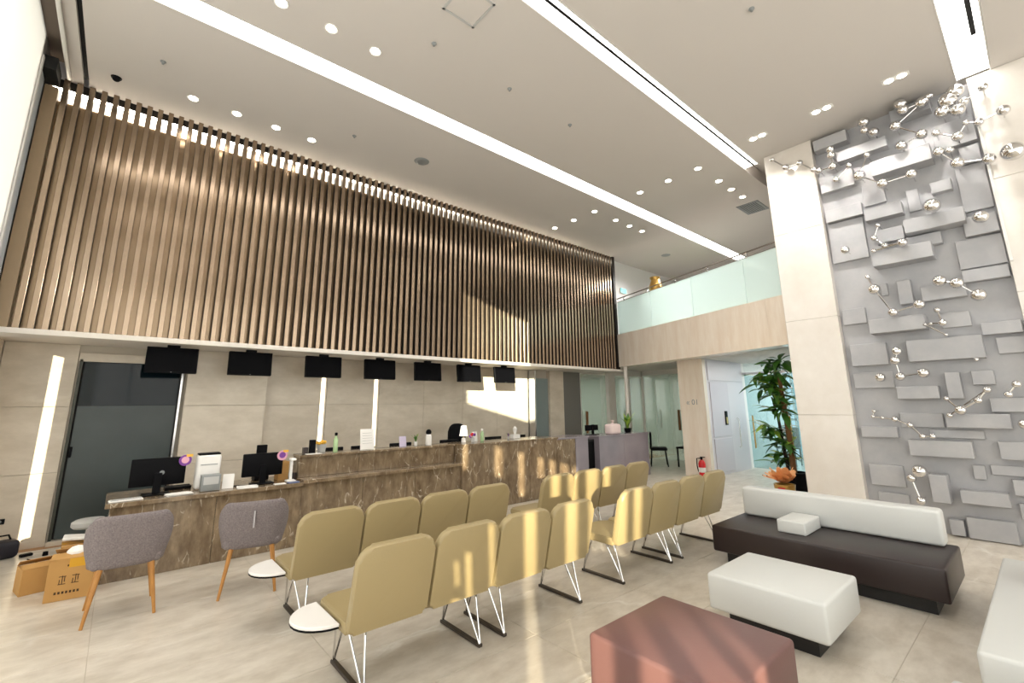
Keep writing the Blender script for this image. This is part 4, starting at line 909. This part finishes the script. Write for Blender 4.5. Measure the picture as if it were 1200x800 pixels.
for k in range(30):
    a = 2*PI*k/30 + rnd.uniform(-.2, .2); L_ = rnd.uniform(.2, .34); el = rnd.uniform(.3, 1.35)
    rows = []
    for s in range(5):
        f = s/4; c = Vector((math.cos(a)*L_*f*math.cos(el), math.sin(a)*L_*f*math.cos(el), 0.30 + L_*f*math.sin(el)*0.8)); wv = Vector((-math.sin(a), math.cos(a), 0.1*rnd.uniform(-1, 1)))*0.085*math.sin(PI*(0.15+0.7*f))
        rows.append([c-wv, c+Vector((0, 0, 0.02)), c+wv])
    obj('petal', MB().grid(rows), m_orange, t, True)
obj('ribbon', MB().box(-0.172, -0.15, -0.06, 0.04, 0.02, 0.24).box(-0.175, -0.16, -0.13, -0.05, 0.1, 0.17), m_redribbon, t)

# mezzanine
t = thing('exit_sign', 'small glowing teal exit sign on the white mezzanine wall', 'exit sign', (10.62, 7.545, 4.80)); obj('housing', box(-0.13, 0.13, -0.03, 0.0, -0.07, 0.07, 0.004, 1), m_white, t); obj('face', box(-0.12, 0.12, -0.033, -0.03, -0.06, 0.06), m_exit, t)
t = thing('gold_urn', 'golden urn on a slim stand behind the frosted mezzanine glass', 'urn', (10.6, 6.46, 3.361)); obj('stand', MB().lathe([(0.14, 0), (0.12, 0.04), (0.035, 0.08), (0.035, 0.95), (0.1, 1.0)], 18), m_gold, t, True); obj('urn', MB().lathe([(0.06, 1.0), (0.15, 1.15), (0.17, 1.35), (0.11, 1.52), (0.14, 1.6), (0.1, 1.6)], 20), m_gold, t, True)
t = small_plant((11.0, 5.75, 3.361), 'faint green plant behind the frosted mezzanine glass', 1.35, 14, m_leaf, m_gold, 0.16, 0.7, 0.05)

# ================================================================== CHROME BALLS ON THE FEATURE WALL
BALLS = { 'A':[(7.56, 0.674, 5.678, 0.077), (7.56, 0.659, 5.466, 0.067), (7.56, 0.464, 5.473, 0.074), (7.56, 0.389, 5.519, 0.045), (7.56, 0.767, 5.277, 0.068), (7.56, 0.527, 5.039, 0.065), (7.56, 0.747, 4.971, 0.067)],
 'A2':[(7.56, 1.089, 5.512, 0.073), (7.56, 1.097, 5.38, 0.052), (7.56, 0.999, 5.303, 0.061)],
 'B':[(7.52, 0.145, 5.431, 0.086), (7.52, 0.229, 5.345, 0.096), (7.52, 0.296, 5.223, 0.079), (7.52, 0.16, 5.172, 0.077), (7.52, 0.093, 5.255, 0.051), (7.52, -0.094, 5.349, 0.049)],
 'B2':[(7.52, -0.207, 4.969, 0.063), (7.52, 0.008, 4.924, 0.049), (7.52, 0.114, 4.968, 0.034), (7.52, 0.212, 4.829, 0.06), (7.52, 0.391, 4.966, 0.045)],
 'C':[(7.52, -0.199, 4.437, 0.108)],
 'C2':[(7.52, -0.002, 4.427, 0.065), (7.52, 0.263, 4.489, 0.069), (7.52, 0.405, 4.707, 0.062), (7.52, 0.304, 4.684, 0.044)],
 'D':[(7.62, 2.33, 5.503, 0.038), (7.62, 2.151, 5.287, 0.049), (7.62, 1.956, 5.276, 0.048), (7.62, 1.781, 5.084, 0.047), (7.62, 1.718, 5.042, 0.046), (7.56, 1.529, 5.009, 0.055), (7.56, 1.527, 5.189, 0.056), (7.56, 1.526, 5.286, 0.056)],
 'D2':[(7.62, 1.349, 4.966, 0.043), (7.62, 1.527, 4.815, 0.044)],
 'E':[(7.62, 1.127, 5.029, 0.042), (7.56, 1.243, 4.739, 0.074), (7.56, 1.011, 4.527, 0.07), (7.56, 0.703, 4.538, 0.066)],
 'F':[(7.56, 0.573, 4.042, 0.091)],
 'F2':[(7.56, 0.176, 3.756, 0.074)],
 'G':[(7.62, 1.146, 3.975, 0.031), (7.62, 1.216, 3.809, 0.041), (7.62, 1.114, 3.668, 0.04), (7.56, 0.922, 3.647, 0.058), (7.62, 1.241, 3.63, 0.031)],
 'G2':[(7.56, 1.547, 3.713, 0.054)],
 'H':[(7.62, 1.36, 3.284, 0.031), (7.56, 1.299, 3.085, 0.071), (7.56, 1.147, 2.741, 0.058), (7.56, 0.877, 2.802, 0.064)],
 'I':[(7.56, 0.645, 3.061, 0.071), (7.56, 0.499, 3.002, 0.069), (7.56, 0.338, 2.821, 0.074)],
 'J':[(7.62, 0.727, 2.713, 0.036), (7.56, 0.695, 2.538, 0.044), (7.62, 0.807, 2.55, 0.023), (7.62, 0.865, 2.547, 0.023), (7.62, 0.692, 2.394, 0.022)],
 'K':[(7.56, 1.18, 2.231, 0.057), (7.56, 1.214, 2.112, 0.057), (7.56, 1.191, 1.907, 0.056), (7.56, 0.962, 1.937, 0.063)],
 'K2':[(7.56, 1.398, 1.907, 0.059)],
 'L':[(7.62, 0.804, 1.619, 0.03), (7.56, 0.695, 1.483, 0.058), (7.56, 0.527, 1.594, 0.04), (7.56, 0.438, 1.714, 0.04), (7.62, 0.803, 1.421, 0.034)],
 'M':[(7.56, 0.199, 1.767, 0.041), (7.56, 0.278, 1.657, 0.038)],
 'M2':[(7.56, 0.211, 1.331, 0.051)],
 'N':[(7.62, 1.538, 1.47, 0.025), (7.62, 1.557, 1.398, 0.025), (7.62, 1.459, 1.383, 0.024), (7.62, 1.333, 1.368, 0.038), (7.62, 1.191, 1.296, 0.036), (7.62, 1.091, 1.164, 0.035), (7.62, 0.995, 1.168, 0.035)],
 'O':[(7.56, 1.171, 0.747, 0.078), (7.56, 1.261, 0.658, 0.048), (7.56, 1.206, 0.401, 0.051)],
 'P':[(7.62, 0.475, 2.07, 0.025)],}
bl_ = {'A': 'by the ceiling edge of the grey wall, under the nearest twin spotlight', 'A2': 'tight trio under the ceiling, left of the white top block', 'B': 'dense bunch at the top right corner of the grey wall', 'B2': 'spilling from the top right of the grey wall onto the marble column',
 'C': 'large lone ball standing on the right marble column', 'C2': 'strung sideways below the dense bunch onto the right column edge', 'D': 'string of little balls running onto the left marble column under the ceiling', 'D2': 'pair on the upper left block of the grey wall', 'E': 'rod-linked curve of balls under the upper long block',
 'F': 'large lone ball resting above the long proud block', 'F2': 'lone ball set on the block at the right edge, upper part', 'G': 'zigzag of small balls above the second long block', 'G2': 'lone small ball on the plain left slab', 'H': 'rod-linked balls descending to the right, mid height on the left',
 'I': 'row of three balls on the right, mid height', 'J': 'scatter of tiny balls at the middle of the grey wall', 'K': 'bent line of four balls left of the largest block', 'K2': 'lone ball left of the bent line of four', 'L': 'fork of five balls right of centre, below the largest block',
 'M': 'pair of small balls at the right picture edge', 'M2': 'lone ball in the dark notch at the right picture edge', 'N': 'chain of seven small balls stepping down on the left', 'O': 'trio low on the grey wall just above the white sofa back', 'P': 'tiny lone ball under the largest block'}
for key, lst in BALLS.items():
    if key == 'B2':
        lst = [(x, y, z, r) for x, y, z, r in lst]
    c = Vector((sum(b[0] for b in lst)/len(lst), sum(b[1] for b in lst)/len(lst), sum(b[2] for b in lst)/len(lst)))
    lab = 'chrome ball ornament, ' + bl_[key]
    t = thing('chrome_ball_ornament', lab, 'wall ornament', c, 0, 'chrome ball ornaments on the grey wall')
    prev = None
    for (x, y, z, r) in lst:
        z = min(z, CE - r - 0.01)
        p = Vector((x, y, z)) - c
        b_ = obj('ball', MB().ball(p, r, 20, 12), m_chrome, t, True)
        wallx = 7.868 if 0.03 < y < 1.80 else 7.728
        obj('mount_pin', MB().tube([p, Vector((wallx - c.x, p.y, p.z))], 0.008, 6), m_chrome, b_, True)
        if prev is not None and (p-prev).length < 0.62: obj('rod', MB().tube([prev, p], 0.010, 8), m_chrome, t, True)
        prev = p
